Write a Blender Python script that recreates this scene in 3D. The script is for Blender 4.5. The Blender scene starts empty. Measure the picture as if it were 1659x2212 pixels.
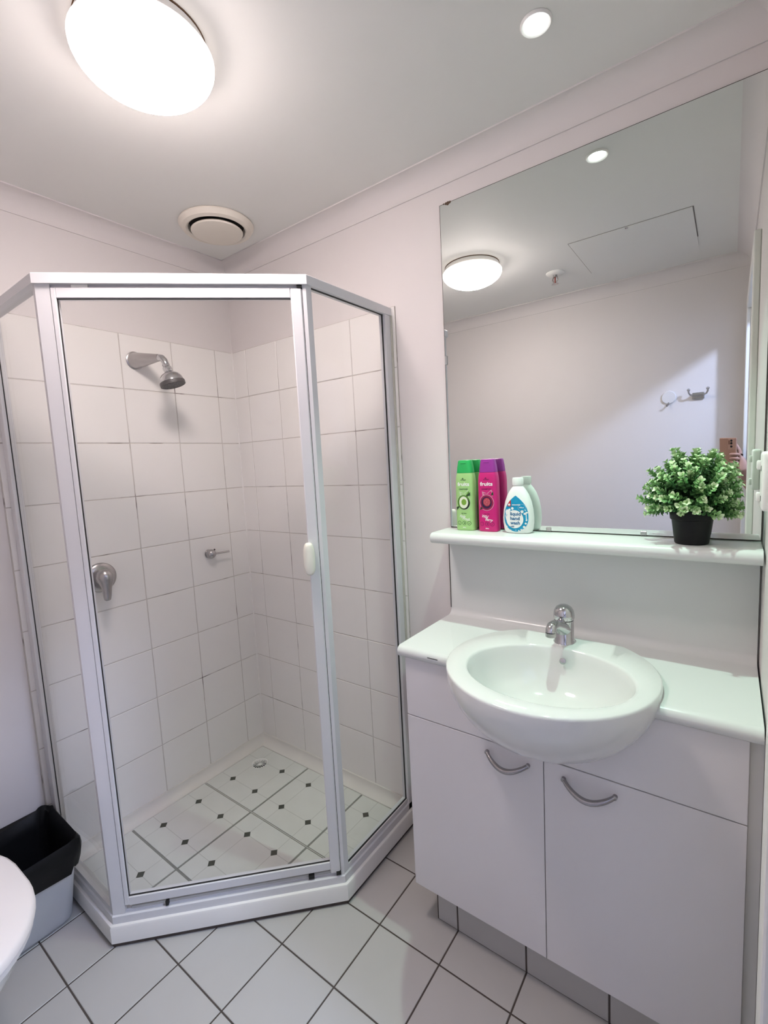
import bpy, bmesh, math, random
from mathutils import Vector, Matrix
random.seed(7)
SC = bpy.context.scene
COL = SC.collection

# ------------------------------------------------------------------ camera
W, H = 1659, 2212
F_PX = 1011.355
CAM = Vector((1.80805, -1.35355, 1.36187))
RIGHT = Vector((0.804859, 0.591236, -0.0514))
DOWN = Vector((0.021744, -0.115929, -0.993019))
FWD = Vector((-0.593067, 0.798123, -0.106163))
cd = bpy.data.cameras.new('camera'); cam = bpy.data.objects.new('camera', cd); COL.objects.link(cam)
cd.sensor_fit = 'HORIZONTAL'; cd.sensor_width = 36.0; cd.lens = F_PX * 36.0 / W
cd.clip_start = 0.002; cd.clip_end = 50
m = Matrix.Identity(4)
for i, v in enumerate((RIGHT, -DOWN, -FWD)):
    for r in range(3): m[r][i] = v[r]
m.translation = CAM
cam.matrix_world = m
SC.camera = cam

# ------------------------------------------------------------------ world, exposure
wd = bpy.data.worlds.new('world'); SC.world = wd; wd.use_nodes = True
wd.node_tree.nodes['Background'].inputs[0].default_value = (0.55, 0.62, 0.8, 1)
wd.node_tree.nodes['Background'].inputs[1].default_value = 0.05
SC.view_settings.view_transform = 'Standard'; SC.view_settings.look = 'None'
SC.view_settings.gamma = 1.0; SC.view_settings.use_curve_mapping = False
SC.view_settings.exposure = 0.1
OYSTER = 57.0; OYSTER_RIM = 1.8; OYSTER_C = (1.0, 0.87, 0.84)
SPOT = 38.0; SPOT_C = (0.66, 1.0, 0.82)
HALL = 72.0; HALL_C = (0.55, 0.66, 1.0)

# ------------------------------------------------------------------ room numbers
XR, YF, ZC = 1.872, -1.54, 2.247          # right wall, front wall, ceiling
TP = 0.1995                                # wall tile pitch
TOPZ = 1.880                               # top of wall tiling
FP = 0.2013; GX, GY = 0.799, -0.595        # floor tile grid
CW = 0.055                                 # cornice
DOOR_Y0, DOOR_Y1, DOOR_Z = -0.655, -1.43, 1.98

# ------------------------------------------------------------------ materials
MATS = {}
def mat(name, col, rough=0.5, metal=0.0, spec=0.5, noise=0.0, nscale=8.0, bump=0.0, bscale=60.0, coat=0.0, emit=None, estr=0.0, sss=0.0):
    if name in MATS: return MATS[name]
    M = bpy.data.materials.new(name); M.use_nodes = True
    nt = M.node_tree; b = nt.nodes['Principled BSDF']
    b.inputs['Base Color'].default_value = (*col, 1); b.inputs['Roughness'].default_value = rough
    b.inputs['Metallic'].default_value = metal; b.inputs['Specular IOR Level'].default_value = spec
    b.inputs['Coat Weight'].default_value = coat
    if sss: b.inputs['Subsurface Weight'].default_value = sss; b.inputs['Subsurface Radius'].default_value = (.01, .006, .004)
    tc = nt.nodes.new('ShaderNodeTexCoord')
    if noise:
        n = nt.nodes.new('ShaderNodeTexNoise'); n.inputs['Scale'].default_value = nscale; n.inputs['Detail'].default_value = 5
        nt.links.new(tc.outputs['Object'], n.inputs['Vector'])
        mx = nt.nodes.new('ShaderNodeMix'); mx.data_type = 'RGBA'
        mx.inputs['A'].default_value = (*[c * (1 - noise) for c in col], 1)
        mx.inputs['B'].default_value = (*[min(1, c * (1 + noise * .5)) for c in col], 1)
        nt.links.new(n.outputs['Fac'], mx.inputs['Factor']); nt.links.new(mx.outputs['Result'], b.inputs['Base Color'])
    if bump:
        n2 = nt.nodes.new('ShaderNodeTexNoise'); n2.inputs['Scale'].default_value = bscale; n2.inputs['Detail'].default_value = 3
        nt.links.new(tc.outputs['Object'], n2.inputs['Vector'])
        bp = nt.nodes.new('ShaderNodeBump'); bp.inputs['Strength'].default_value = bump; bp.inputs['Distance'].default_value = 0.002
        nt.links.new(n2.outputs['Fac'], bp.inputs['Height']); nt.links.new(bp.outputs['Normal'], b.inputs['Normal'])
    if emit:
        b.inputs['Emission Color'].default_value = (*emit, 1); b.inputs['Emission Strength'].default_value = estr
    MATS[name] = M
    return M

PAINT = mat('wall_paint', (0.73, 0.69, 0.68), 0.6, noise=.03, nscale=3, bump=.06, bscale=180)
CEIL = mat('ceiling_paint', (0.79, 0.785, 0.76), 0.7, noise=.02, nscale=2)
TILE = mat('white_wall_tile', (0.84, 0.815, 0.79), 0.22, noise=.03, nscale=5, bump=.03, bscale=25)
FTILE = mat('white_floor_tile', (0.48, 0.465, 0.45), 0.38, noise=.07, nscale=7, bump=.05, bscale=90)
FGROUT = mat('dark_floor_grout', (0.075, 0.06, 0.052), 0.9, noise=.3, nscale=40)
KTILE = mat('kick_tile', (0.48, 0.465, 0.45), 0.38, noise=.07, nscale=7)
ALU = mat('white_powder_coat', (0.72, 0.715, 0.735), 0.38, noise=.02, nscale=12)
RUBBER = mat('black_rubber', (0.012, 0.012, 0.012), 0.6, noise=.2, nscale=60)
PLASTIC = mat('white_plastic', (0.86, 0.85, 0.82), 0.35, noise=.02, nscale=9)
VENTP = mat('cream_plastic', (0.80, 0.745, 0.66), 0.45, noise=.03, nscale=9)
ACRYL = mat('white_tray_acrylic', (0.84, 0.82, 0.80), 0.3, noise=.04, nscale=10)
COVE = mat('cream_cove_tile', (0.72, 0.69, 0.65), 0.25, noise=.06, nscale=14)
CERAM = mat('white_ceramic', (0.76, 0.765, 0.75), 0.07, coat=.5, noise=.01, nscale=4)
LAMI = mat('white_laminate', (0.70, 0.71, 0.70), 0.25, noise=.015, nscale=6)
CABI = mat('white_cabinet_board', (0.745, 0.72, 0.73), 0.38, noise=.03, nscale=4)
GAP = mat('dark_gap', (0.035, 0.028, 0.025), 0.9, noise=.2, nscale=50)
CHROME = mat('chrome', (0.60, 0.60, 0.61), 0.09, metal=1.0, noise=.06, nscale=30)
DULLCH = mat('worn_chrome', (0.48, 0.46, 0.46), 0.26, metal=1.0, noise=.15, nscale=40)
HANDLEM = mat('brushed_handle_metal', (0.40, 0.38, 0.39), 0.25, metal=1.0, noise=.15, nscale=50)
DARKPL = mat('dark_grey_plastic', (0.07, 0.065, 0.065), 0.45, noise=.15, nscale=40)
POT = mat('black_pot_plastic', (0.004, 0.004, 0.005), 0.5, spec=.3, noise=.2, nscale=30)
BAG = mat('black_bin_liner', (0.003, 0.003, 0.0035), 0.55, spec=.25, bump=.5, bscale=40, noise=.2, nscale=20)
BINP = mat('pale_bin_plastic', (0.58, 0.60, 0.63), 0.4, noise=.03, nscale=6)
TRIMP = mat('trim_gloss_paint', (0.82, 0.81, 0.77), 0.35, noise=.02, nscale=6)

def grout_material():
    M = mat('pale_wall_grout', (0.56, 0.52, 0.49), 0.85); nt = M.node_tree; b = nt.nodes['Principled BSDF']
    tc = nt.nodes.new('ShaderNodeTexCoord'); n = nt.nodes.new('ShaderNodeTexNoise')
    n.inputs['Scale'].default_value = 9; n.inputs['Detail'].default_value = 6
    r = nt.nodes.new('ShaderNodeValToRGB'); e = r.color_ramp.elements
    e[0].position = .55; e[0].color = (0.56, 0.52, 0.49, 1); e[1].position = .68; e[1].color = (0.12, 0.09, 0.08, 1)
    nt.links.new(tc.outputs['Object'], n.inputs['Vector']); nt.links.new(n.outputs['Fac'], r.inputs['Fac'])
    nt.links.new(r.outputs['Color'], b.inputs['Base Color'])
    return M
WGROUT = grout_material()

def tray_tile_material():
    # pressed fine lines through the inlays (object space, tile centred on 0)
    M = mat('pale_tray_tile', (0.70, 0.715, 0.68), 0.3); nt = M.node_tree; b = nt.nodes['Principled BSDF']
    tc = nt.nodes.new('ShaderNodeTexCoord'); sp = nt.nodes.new('ShaderNodeSeparateXYZ')
    nt.links.new(tc.outputs['Object'], sp.inputs['Vector'])
    def mth(op, a, b_):
        k = nt.nodes.new('ShaderNodeMath'); k.operation = op
        for i, q in enumerate((a, b_)):
            if q is None: continue
            if isinstance(q, (int, float)): k.inputs[i].default_value = q
            else: nt.links.new(q, k.inputs[i])
        return k.outputs[0]
    def line(ax):
        d = mth('ABSOLUTE', mth('SUBTRACT', mth('ABSOLUTE', sp.outputs[ax], None), 0.073), None)
        return mth('LESS_THAN', d, 0.0011)
    ln = mth('MAXIMUM', line(0), line(1))
    n = nt.nodes.new('ShaderNodeTexNoise'); n.inputs['Scale'].default_value = 14; n.inputs['Detail'].default_value = 5
    nt.links.new(tc.outputs['Object'], n.inputs['Vector'])
    mx = nt.nodes.new('ShaderNodeMix'); mx.data_type = 'RGBA'
    mx.inputs['A'].default_value = (0.60, 0.605, 0.57, 1); mx.inputs['B'].default_value = (0.72, 0.725, 0.69, 1)
    nt.links.new(n.outputs['Fac'], mx.inputs['Factor'])
    m2 = nt.nodes.new('ShaderNodeMix'); m2.data_type = 'RGBA'; m2.inputs['B'].default_value = (0.50, 0.50, 0.47, 1)
    nt.links.new(ln, m2.inputs['Factor']); nt.links.new(mx.outputs['Result'], m2.inputs['A'])
    nt.links.new(m2.outputs['Result'], b.inputs['Base Color'])
    return M
TRAYT = tray_tile_material()
TGROUT = mat('grey_tray_grout', (0.26, 0.26, 0.235), 0.8, noise=.25, nscale=30)
INLAY = mat('dark_olive_inlay', (0.055, 0.058, 0.042), 0.3, noise=.5, nscale=90)

def glass_material(name, tint):
    M = bpy.data.materials.new(name); M.use_nodes = True; nt = M.node_tree
    nt.nodes.remove(nt.nodes['Principled BSDF']); out = nt.nodes['Material Output']
    t = nt.nodes.new('ShaderNodeBsdfTransparent'); t.inputs[0].default_value = (*tint, 1)
    g = nt.nodes.new('ShaderNodeBsdfGlossy'); g.inputs['Roughness'].default_value = 0.02
    lw = nt.nodes.new('ShaderNodeLayerWeight'); lw.inputs['Blend'].default_value = 0.5
    pw = nt.nodes.new('ShaderNodeMath'); pw.operation = 'POWER'; pw.inputs[1].default_value = 4.5
    ma = nt.nodes.new('ShaderNodeMath'); ma.operation = 'MULTIPLY_ADD'; ma.inputs[1].default_value = .55; ma.inputs[2].default_value = .014
    nt.links.new(lw.outputs['Facing'], pw.inputs[0]); nt.links.new(pw.outputs[0], ma.inputs[0])
    mx = nt.nodes.new('ShaderNodeMixShader')
    nt.links.new(ma.outputs[0], mx.inputs[0]); nt.links.new(t.outputs[0], mx.inputs[1]); nt.links.new(g.outputs[0], mx.inputs[2])
    nt.links.new(mx.outputs[0], out.inputs['Surface'])
    return M
GLASS = glass_material('clear_shower_glass', (0.993, 0.995, 0.992))
MIRROR = mat('mirror_silver', (0.80, 0.83, 0.81), 0.004, metal=1.0)

# ------------------------------------------------------------------ builders
OFF = {}
def link(o, parent=None, base=None):
    COL.objects.link(o)
    if parent is not None: o.parent = parent
    return o
def tag(o, label=None, cat=None, group=None, kind=None):
    if label: o['label'] = label
    if cat: o['category'] = cat
    if group: o['group'] = group
    if kind: o['kind'] = kind
    return o
def thing(name, label, cat, loc, group=None):
    o = bpy.data.objects.new(name, None); o.empty_display_size = .05; o.location = loc; COL.objects.link(o)
    OFF[o] = Vector(loc)
    return tag(o, label, cat, group)
def finish(bm, name, mats, smooth=None, auto=None):
    bmesh.ops.recalc_face_normals(bm, faces=bm.faces)
    me = bpy.data.meshes.new(name); bm.to_mesh(me); bm.free()
    for k in (mats if isinstance(mats, (list, tuple)) else [mats]): me.materials.append(k)
    if smooth is not None:
        for p in me.polygons: p.use_smooth = True
        try: me.set_sharp_from_angle(angle=math.radians(smooth))
        except Exception: pass
    return me
def part(name, bm, mats, parent=None, smooth=None, label=None, kind=None, loc=None):
    """mesh given in world coordinates; parented with zero local transform"""
    off = OFF[parent] if parent is not None else Vector(loc or (0, 0, 0))
    bmesh.ops.translate(bm, verts=bm.verts, vec=-off)
    o = bpy.data.objects.new(name, finish(bm, name, mats, smooth)); link(o, parent)
    if parent is None: o.location = off
    OFF[o] = off
    return tag(o, label, None, None, kind)
def single(name, bm, mats, label, cat, loc=(0, 0, 0), smooth=None, group=None):
    o = part(name, bm, mats, None, smooth, loc=loc); return tag(o, label, cat, group)

def add_box(bm, a, b, bevel=0.0, seg=2):
    a, b = Vector(a), Vector(b)
    lo = Vector([min(a[i], b[i]) for i in range(3)]); hi = Vector([max(a[i], b[i]) for i in range(3)])
    r = bmesh.ops.create_cube(bm, size=1.0)
    for v in r['verts']: v.co = lo + Vector([(v.co[i] + .5) * (hi[i] - lo[i]) for i in range(3)])
    if bevel > 0:
        es = list({e for v in r['verts'] for e in v.link_edges})
        bmesh.ops.bevel(bm, geom=es, offset=bevel, segments=seg, affect='EDGES', profile=.5)
    return bm
def box(a, b, bevel=0.0, seg=2): return add_box(bmesh.new(), a, b, bevel, seg)

def frame_of(d):
    d = Vector(d).normalized(); up = Vector((0, 0, 1)) if abs(d.z) < .95 else Vector((0, 1, 0))
    u = d.cross(up).normalized(); return u, u.cross(d).normalized()
def add_rings(bm, rings, cap=True, closed=True):
    vs = [[bm.verts.new(p) for p in r] for r in rings]; n = len(vs[0])
    for i in range(len(vs) - 1):
        for k in range(n if closed else n - 1):
            bm.faces.new((vs[i][k], vs[i][(k + 1) % n], vs[i + 1][(k + 1) % n], vs[i + 1][k]))
    if cap:
        bm.faces.new(list(reversed(vs[0]))); bm.faces.new(vs[-1])
    return bm
def add_tube(bm, pts, rad, n=12, cap=True):
    pts = [Vector(p) for p in pts]; rs = rad if isinstance(rad, (list, tuple)) else [rad] * len(pts)
    d0 = (pts[1] - pts[0]).normalized(); u, v = frame_of(d0); rings = []
    for i, p in enumerate(pts):
        d = (pts[min(i + 1, len(pts) - 1)] - pts[max(i - 1, 0)]).normalized()
        u = (u - d * u.dot(d)).normalized(); v = d.cross(u)
        rings.append([p + (u * math.cos(t) + v * math.sin(t)) * rs[i] for t in [2 * math.pi * k / n for k in range(n)]])
    return add_rings(bm, rings, cap)
def tube(pts, rad, n=12, cap=True): return add_tube(bmesh.new(), pts, rad, n, cap)
def add_lathe(bm, prof, c, axis=(0, 0, 1), n=32, cap=True):
    """prof: list of (radius, height along axis)"""
    a = Vector(axis).normalized(); u, v = frame_of(a); c = Vector(c)
    rings = [[c + a * h + (u * math.cos(t) + v * math.sin(t)) * max(r, 1e-4) for t in [2 * math.pi * k / n for k in range(n)]] for r, h in prof]
    return add_rings(bm, rings, cap)
def lathe(prof, c, axis=(0, 0, 1), n=32, cap=True): return add_lathe(bmesh.new(), prof, c, axis, n, cap)
def prism(poly, z0, z1, bevel=0):
    bm = bmesh.new(); add_rings(bm, [[Vector((x, y, z0)) for x, y in poly], [Vector((x, y, z1)) for x, y in poly]])
    if bevel: bmesh.ops.bevel(bm, geom=bm.edges[:], offset=bevel, segments=2, affect='EDGES')
    return bm
def extrude_profile(prof, x0, x1):
    """profile of (y,z) points swept along x"""
    bm = bmesh.new(); add_rings(bm, [[Vector((x0, y, z)) for y, z in prof], [Vector((x1, y, z)) for y, z in prof]]); return bm
def mitre(path):
    """2-D polyline -> for each vertex the mitre vector of unit offset to the RIGHT of travel"""
    n = len(path); dirs = [(Vector(path[i + 1]) - Vector(path[i])).normalized() for i in range(n - 1)]
    nr = [Vector((d.y, -d.x)) for d in dirs]; out = []
    for i in range(n):
        if i == 0: out.append(nr[0])
        elif i == n - 1: out.append(nr[-1])
        else:
            b = (nr[i - 1] + nr[i]).normalized(); out.append(b / b.dot(nr[i]))
    return out
def seg_sweep(path, i0, i1, prof):
    """sweep closed profile [(offset,z)] along path vertices i0..i1 with mitred ends"""
    mt = mitre(path); bm = bmesh.new(); rings = []
    for i in range(i0, i1 + 1):
        p = Vector(path[i]); rings.append([Vector((p.x + mt[i].x * o, p.y + mt[i].y * o, z)) for o, z in prof])
    return add_rings(bm, rings)

def apply_bool(o, cutter_bm):
    me = bpy.data.meshes.new('cutter'); bmesh.ops.recalc_face_normals(cutter_bm, faces=cutter_bm.faces)
    cutter_bm.to_mesh(me); cutter_bm.free()
    c = bpy.data.objects.new('cutter', me); COL.objects.link(c)
    md = o.modifiers.new('cut', 'BOOLEAN'); md.operation = 'DIFFERENCE'; md.object = c; md.solver = 'EXACT'
    dg = bpy.context.evaluated_depsgraph_get(); new = bpy.data.meshes.new_from_object(o.evaluated_get(dg))
    o.modifiers.clear(); old = o.data; o.data = new; new.name = o.name
    bpy.data.objects.remove(c); bpy.data.meshes.remove(me)

# ---- tiles: an oriented bevelled slab, mesh shared between equal sizes
TILE_MESH = {}
def tile_mesh(w, h, t, orient, m_, bev=0.0012):
    key = (round(w, 4), round(h, 4), t, orient, m_.name)
    if key in TILE_MESH: return TILE_MESH[key]
    U, V, N = {'z': ((1, 0, 0), (0, 1, 0), (0, 0, 1)), 'x': ((0, 1, 0), (0, 0, 1), (1, 0, 0)), 'y': ((1, 0, 0), (0, 0, 1), (0, -1, 0))}[orient]
    U, V, N = Vector(U), Vector(V), Vector(N); bm = bmesh.new()
    def ring(ins, d): return [U * sx * (w / 2 - ins) + V * sy * (h / 2 - ins) + N * d for sx, sy in ((-1, -1), (1, -1), (1, 1), (-1, 1))]
    add_rings(bm, [ring(0, -t), ring(0, -bev), ring(bev, 0)])
    me = finish(bm, 'tile', m_); TILE_MESH[key] = me
    return me
def put_tile(parent, me, c, name='tile', tilt=0.0):
    o = bpy.data.objects.new(name, me); link(o, parent); o.location = Vector(c) - OFF[parent]; OFF[o] = Vector(c)
    return o

# ================================================================== THE ROOM
floor = part('floor', box((-.1, YF - .1, -.08), (XR + .0, .1, -.0014)), FGROUT, kind='structure')
def cells(g0, p, lo, hi):
    k = math.floor((lo - g0) / p); out = []
    while g0 + k * p < hi - 1e-6:
        a, b = max(lo, g0 + k * p), min(hi, g0 + (k + 1) * p)
        if b - a > .012: out.append((a, b))
        k += 1
    return out
G = 0.0042
for xa, xb in cells(GX, FP, 0, XR):
    for ya, yb in cells(GY, FP, YF, 0):
        if xb < .42 and ya > -.86 or xa < .8 and ya > -.40 and xb < .84: continue      # under the shower tray
        if xb < .62 and ya > -.62: continue
        if xa > 1.1 and ya > -.27: continue                                            # under the vanity
        put_tile(floor, tile_mesh(xb - xa - G, yb - ya - G, .006, 'z', FTILE), ((xa + xb) / 2, (ya + yb) / 2, 0))

wall_left = part('wall_left', box((-.12, YF - .12, 0), (-.006, .006, ZC + .02)), PAINT, kind='structure')
wall_back = part('wall_back', box((-.12, .006, 0), (XR + .12, .12, ZC + .02)), PAINT, kind='structure')
wall_front = part('wall_front', box((-.12, YF - .12, 0), (XR + .12, YF, ZC + .02)), PAINT, kind='structure')
bm = box((XR, DOOR_Y0, 0), (XR + .10, .12, ZC + .02))
add_box(bm, (XR, YF - .12, 0), (XR + .10, DOOR_Y1, ZC + .02)); add_box(bm, (XR, DOOR_Y1, DOOR_Z), (XR + .10, DOOR_Y0, ZC + .02))
wall_right = part('wall_right', bm, PAINT, kind='structure')
ceiling = part('ceiling', box((-.12, YF - .12, ZC), (XR + .1, .12, ZC + .1)), CEIL, kind='structure')

# wall tiling of the shower recess
SH_L = -.889                                   # end of tiling on the left wall (y)
SH_B = .889                                    # end of tiling on the back wall (x)
part('grout_bed', box((-.006, SH_L, .045), (-.0013, .004, TOPZ)), WGROUT, wall_left)
part('grout_bed', box((0, -.0047 + .006, .045), (SH_B, .006, TOPZ)), WGROUT, wall_back)
WG = .0028
rows = [(TOPZ - .2 * (j + 1), TOPZ - .2 * j) for j in range(10)]
for z0, z1 in rows:
    z0 = max(z0, .045)
    if z1 - z0 < .02: continue
    for ya, yb in cells(-.0895, TP, SH_L, 0):
        put_tile(wall_left, tile_mesh(yb - ya - WG, z1 - z0 - WG, .005, 'x', TILE), (random.uniform(-.0004, .0003), (ya + yb) / 2, (z0 + z1) / 2))
    for xa, xb in cells(.0917, TP, 0, SH_B):
        put_tile(wall_back, tile_mesh(xb - xa - WG, z1 - z0 - WG, .005, 'y', TILE), ((xa + xb) / 2, random.uniform(-.0003, .0004), (z0 + z1) / 2))
part('corner_sealant', tube([(.0, -.0, .06), (.0, -.0, TOPZ)], .0035, 8), TILE, wall_left, smooth=60)

# cornices: coved profile with small fillets at both edges
def cove_profile():
    p = [(0.0, 0.0), (0.0, -CW - .004), (.004, -CW - .004), (.004, -CW)]
    for k in range(9):
        a = math.pi / 2 * k / 8; p.append((CW - (CW - .004) * math.cos(a), -CW + (CW - .004) * math.sin(a)))
    p += [(CW + .004, -.004), (CW + .004, 0)]
    return p
def cornice(n, p0, p1, q):
    """q = inward normal; mitred corners come from the overlap of equal profiles"""
    bm = bmesh.new(); p0, p1, q = Vector(p0), Vector(p1), Vector(q); d = (p1 - p0).normalized(); rings = []
    for p, s in ((p0, 1), (p1, -1)):
        rings.append([Vector((p.x, p.y, ZC)) + q * o + d * s * o + Vector((0, 0, z)) for o, z in cove_profile()])
    add_rings(bm, rings)
    part('trim_%d' % n, bm, PAINT, kind='structure', smooth=35)
y0 = .006; x0 = -.006
cornice(1, (x0, YF, 0), (x0, y0, 0), (1, 0, 0)); cornice(2, (x0, y0, 0), (XR, y0, 0), (0, -1, 0))
cornice(3, (XR, y0, 0), (XR, YF, 0), (-1, 0, 0)); cornice(4, (XR, YF, 0), (x0, YF, 0), (0, 1, 0))

# doorway on the right: jamb lining and architraves
t = .014
door = part('door_1', box((XR - .002, DOOR_Y0 - .016, 0), (XR + .102, DOOR_Y0, DOOR_Z)), TRIMP, kind='structure')
part('jamb', box((XR - .002, DOOR_Y1, 0), (XR + .102, DOOR_Y1 + .016, DOOR_Z)), TRIMP, door)
part('head_lining', box((XR - .002, DOOR_Y1 + .016, DOOR_Z - .016), (XR + .102, DOOR_Y0 - .016, DOOR_Z)), TRIMP, door)
part('architrave', box((XR - .019, DOOR_Y0 - .012, 0), (XR, DOOR_Y0 + .05, DOOR_Z + .044), .004), TRIMP, door)
part('architrave', box((XR - .019, DOOR_Y1 - .05, 0), (XR, DOOR_Y1 + .012, DOOR_Z + .044), .004), TRIMP, door)
part('architrave', box((XR - .019, DOOR_Y1 + .012, DOOR_Z - .012), (XR, DOOR_Y0 - .012, DOOR_Z + .044), .004), TRIMP, door)
# hallway outside the doorway
HX = 3.25
part('floor_hall', box((XR, -2.2, -.08), (HX, .5, 0)), mat('hall_carpet', (.35, .32, .30), .9, noise=.2, nscale=60), kind='structure')
part('wall_hall', box((HX, -2.2, 0), (HX + .1, .5, 2.45)), PAINT, kind='structure')
bm = box((XR + .1, -2.3, 0), (HX + .1, -2.2, 2.45)); add_box(bm, (XR + .1, .5, 0), (HX + .1, .6, 2.45))
part('wall_hall_ends', bm, PAINT, kind='structure')
bm = box((XR + .1, -2.2, 2.4), (HX, .5, 2.5)); add_box(bm, (XR + .10, -2.2, ZC), (XR + .12, .5, 2.45)); add_box(bm, (XR + .1, -2.2, 0), (XR + .12, YF - .12, ZC)); add_box(bm, (XR + .1, .12, 0), (XR + .12, .5, ZC))
part('ceiling_hall', bm, CEIL, kind='structure')

# ================================================================== LAMPS
# oyster ceiling light
LC = Vector((.818, -.766, ZC))
t_ = thing('ceiling_light', 'round glowing oyster ceiling light with domed opal diffuser', 'ceiling light', LC)
part('base', lathe([(.118, 0), (.124, -.004), (.124, -.019), (.118, -.022)], LC, n=48), PLASTIC, t_, smooth=40)
part('gap_ring', lathe([(.121, .0006), (.1250, .0004), (.1250, -.0016), (.121, -.0016)], LC, n=48), mat('brown_gap', (.16, .09, .05), .8, noise=.2), t_)
OPAL = mat('opal_diffuser', (.9, .88, .86), .3, emit=OYSTER_C, estr=OYSTER)
def dim_rim(M):          # emission painted dimmer near the dome's rim to keep the ceiling halo small
    nt = M.node_tree; b = nt.nodes['Principled BSDF']; tc = nt.nodes.new('ShaderNodeTexCoord'); sp = nt.nodes.new('ShaderNodeSeparateXYZ')
    mr = nt.nodes.new('ShaderNodeMapRange'); mr.inputs['From Min'].default_value = -.036; mr.inputs['From Max'].default_value = -.054
    mr.inputs['To Min'].default_value = OYSTER_RIM; mr.inputs['To Max'].default_value = OYSTER
    nt.links.new(tc.outputs['Object'], sp.inputs[0]); nt.links.new(sp.outputs[2], mr.inputs['Value']); nt.links.new(mr.outputs[0], b.inputs['Emission Strength'])
dim_rim(OPAL)
prof = [(.118, -.020), (.131, -.023), (.1365, -.030)] + [(.1365 * math.cos(a) ** 1.12, -.030 - .066 * math.sin(a)) for a in [math.pi / 2 * k / 12 for k in range(1, 13)]]
part('diffuser', lathe(prof, LC, n=48), OPAL, t_, smooth=50)

# recessed downlight over the vanity
DC = Vector((1.465, -.279, ZC))
t_ = thing('downlight', 'small round recessed downlight shining over the vanity', 'downlight', DC)
part('trim_ring', lathe([(.022, -.0005), (.032, -.0005), (.032, -.003), (.0295, -.006), (.0245, -.004), (.022, -.0005)], DC, n=32, cap=False), PLASTIC, t_, smooth=40)
part('lamp_face', lathe([(.0240, -.0006), (.0232, -.002), (.001, -.0024)], DC, n=28), mat('spot_lens', (.8, .9, .88), .2, emit=(.93, 1.0, .97), estr=14.0), t_, smooth=40)
ld = bpy.data.lights.new('downlight_beam', 'SPOT'); ld.energy = SPOT; ld.color = SPOT_C; ld.spot_size = math.radians(84); ld.spot_blend = .9; ld.shadow_soft_size = .012
lo = bpy.data.objects.new('downlight_beam', ld); COL.objects.link(lo); lo.parent = t_; lo.location = (0, 0, -.012)

# hallway ceiling lamp outside the door
HC = Vector((2.50, -.72, 2.40))
t_ = thing('hall_light', 'small round cool white ceiling light outside the doorway', 'ceiling light', HC)
part('base', lathe([(.06, 0), (.07, -.004), (.07, -.02), (.06, -.022)], HC, n=24), PLASTIC, t_)
part('diffuser', lathe([(.06, -.022)] + [(.065 * math.cos(a), -.022 - .03 * math.sin(a)) for a in [math.pi / 2 * k / 6 for k in range(7)]], HC, n=24), mat('hall_lens', (.8, .85, .9), .3, emit=HALL_C, estr=4), t_, smooth=50)
ld = bpy.data.lights.new('hall_bulb', 'POINT'); ld.energy = HALL; ld.color = HALL_C; ld.shadow_soft_size = .05
lo = bpy.data.objects.new('hall_bulb', ld); COL.objects.link(lo); lo.parent = t_; lo.location = (0, 0, -.11)

# exhaust vent
VC = Vector((.292, -.238, ZC))
t_ = thing('exhaust_vent', 'round cream ceiling exhaust vent with central disc above the shower corner', 'vent', VC)
part('ring', lathe([(.112, 0), (.128, -.001), (.130, -.006), (.120, -.020), (.106, -.024), (.099, -.020), (.094, .0), (.112, 0)], VC, n=56, cap=False), VENTP, t_, smooth=35)
part('cavity', lathe([(.096, -.0008), (.0955, -.0022), (.001, -.0022)], VC, n=40), GAP, t_)
part('disc', lathe([(.05, -.012), (.080, -.018), (.090, -.026), (.088, -.031), (.078, -.0335), (.001, -.0335)], VC, n=48), VENTP, t_, smooth=30)
part('stem', tube([VC + Vector((0, 0, -.003)), VC + Vector((0, 0, -.02))], .012, 10), VENTP, t_)

# sprinkler, hatch (seen in the mirror)
SP = Vector((1.09, -1.135, ZC))
t_ = thing('fire_sprinkler', 'white and metal fire sprinkler head hanging from the ceiling', 'sprinkler', SP)
part('escutcheon', lathe([(.043, 0), (.043, -.003), (.036, -.009), (.016, -.011)], SP, n=28), PLASTIC, t_, smooth=40)
bm = tube([SP + Vector((0, 0, -.01)), SP + Vector((0, 0, -.022))], .010, 10)
for s in (-1, 1): add_tube(bm, [SP + Vector((.009 * s, 0, -.02)), SP + Vector((.013 * s, 0, -.034)), SP + Vector((.003 * s, 0, -.05))], .003, 6)
part('frame', bm, DULLCH, t_, smooth=50)
part('bulb', tube([SP + Vector((0, 0, -.021)), SP + Vector((0, 0, -.048))], .0028, 8), mat('red_bulb', (.25, .03, .02), .2, noise=.1), t_)
part('deflector', lathe([(.004, -.050), (.016, -.052), (.017, -.0535), (.003, -.055)], SP, n=18), DULLCH, t_)
HA = Vector((1.452, -1.058, ZC))
t_ = thing('ceiling_hatch', 'flush white access hatch with thin dark joints in the ceiling', 'hatch', HA)
hx, hy = .222, .213
part('panel', box(HA + Vector((-hx, -hy, -.0022)), HA + Vector((hx, hy, -.0002))), CEIL, t_)
for a, b in (((-hx - .0022, -hy), (-hx, hy)), ((hx, -hy * .5), (hx + .004, hy)), ((-hx, hy), (hx, hy + .0006))):
    part('joint', box(HA + Vector((a[0], a[1], -.0012)), HA + Vector((b[0], b[1], -.0001))), mat('grey_joint', (.22, .20, .19), .9, noise=.2), t_)
part('latch', lathe([(.006, 0), (.006, -.004), (.003, -.005)], HA + Vector((0, hy - .012, 0)), n=10), DULLCH, t_)

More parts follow.
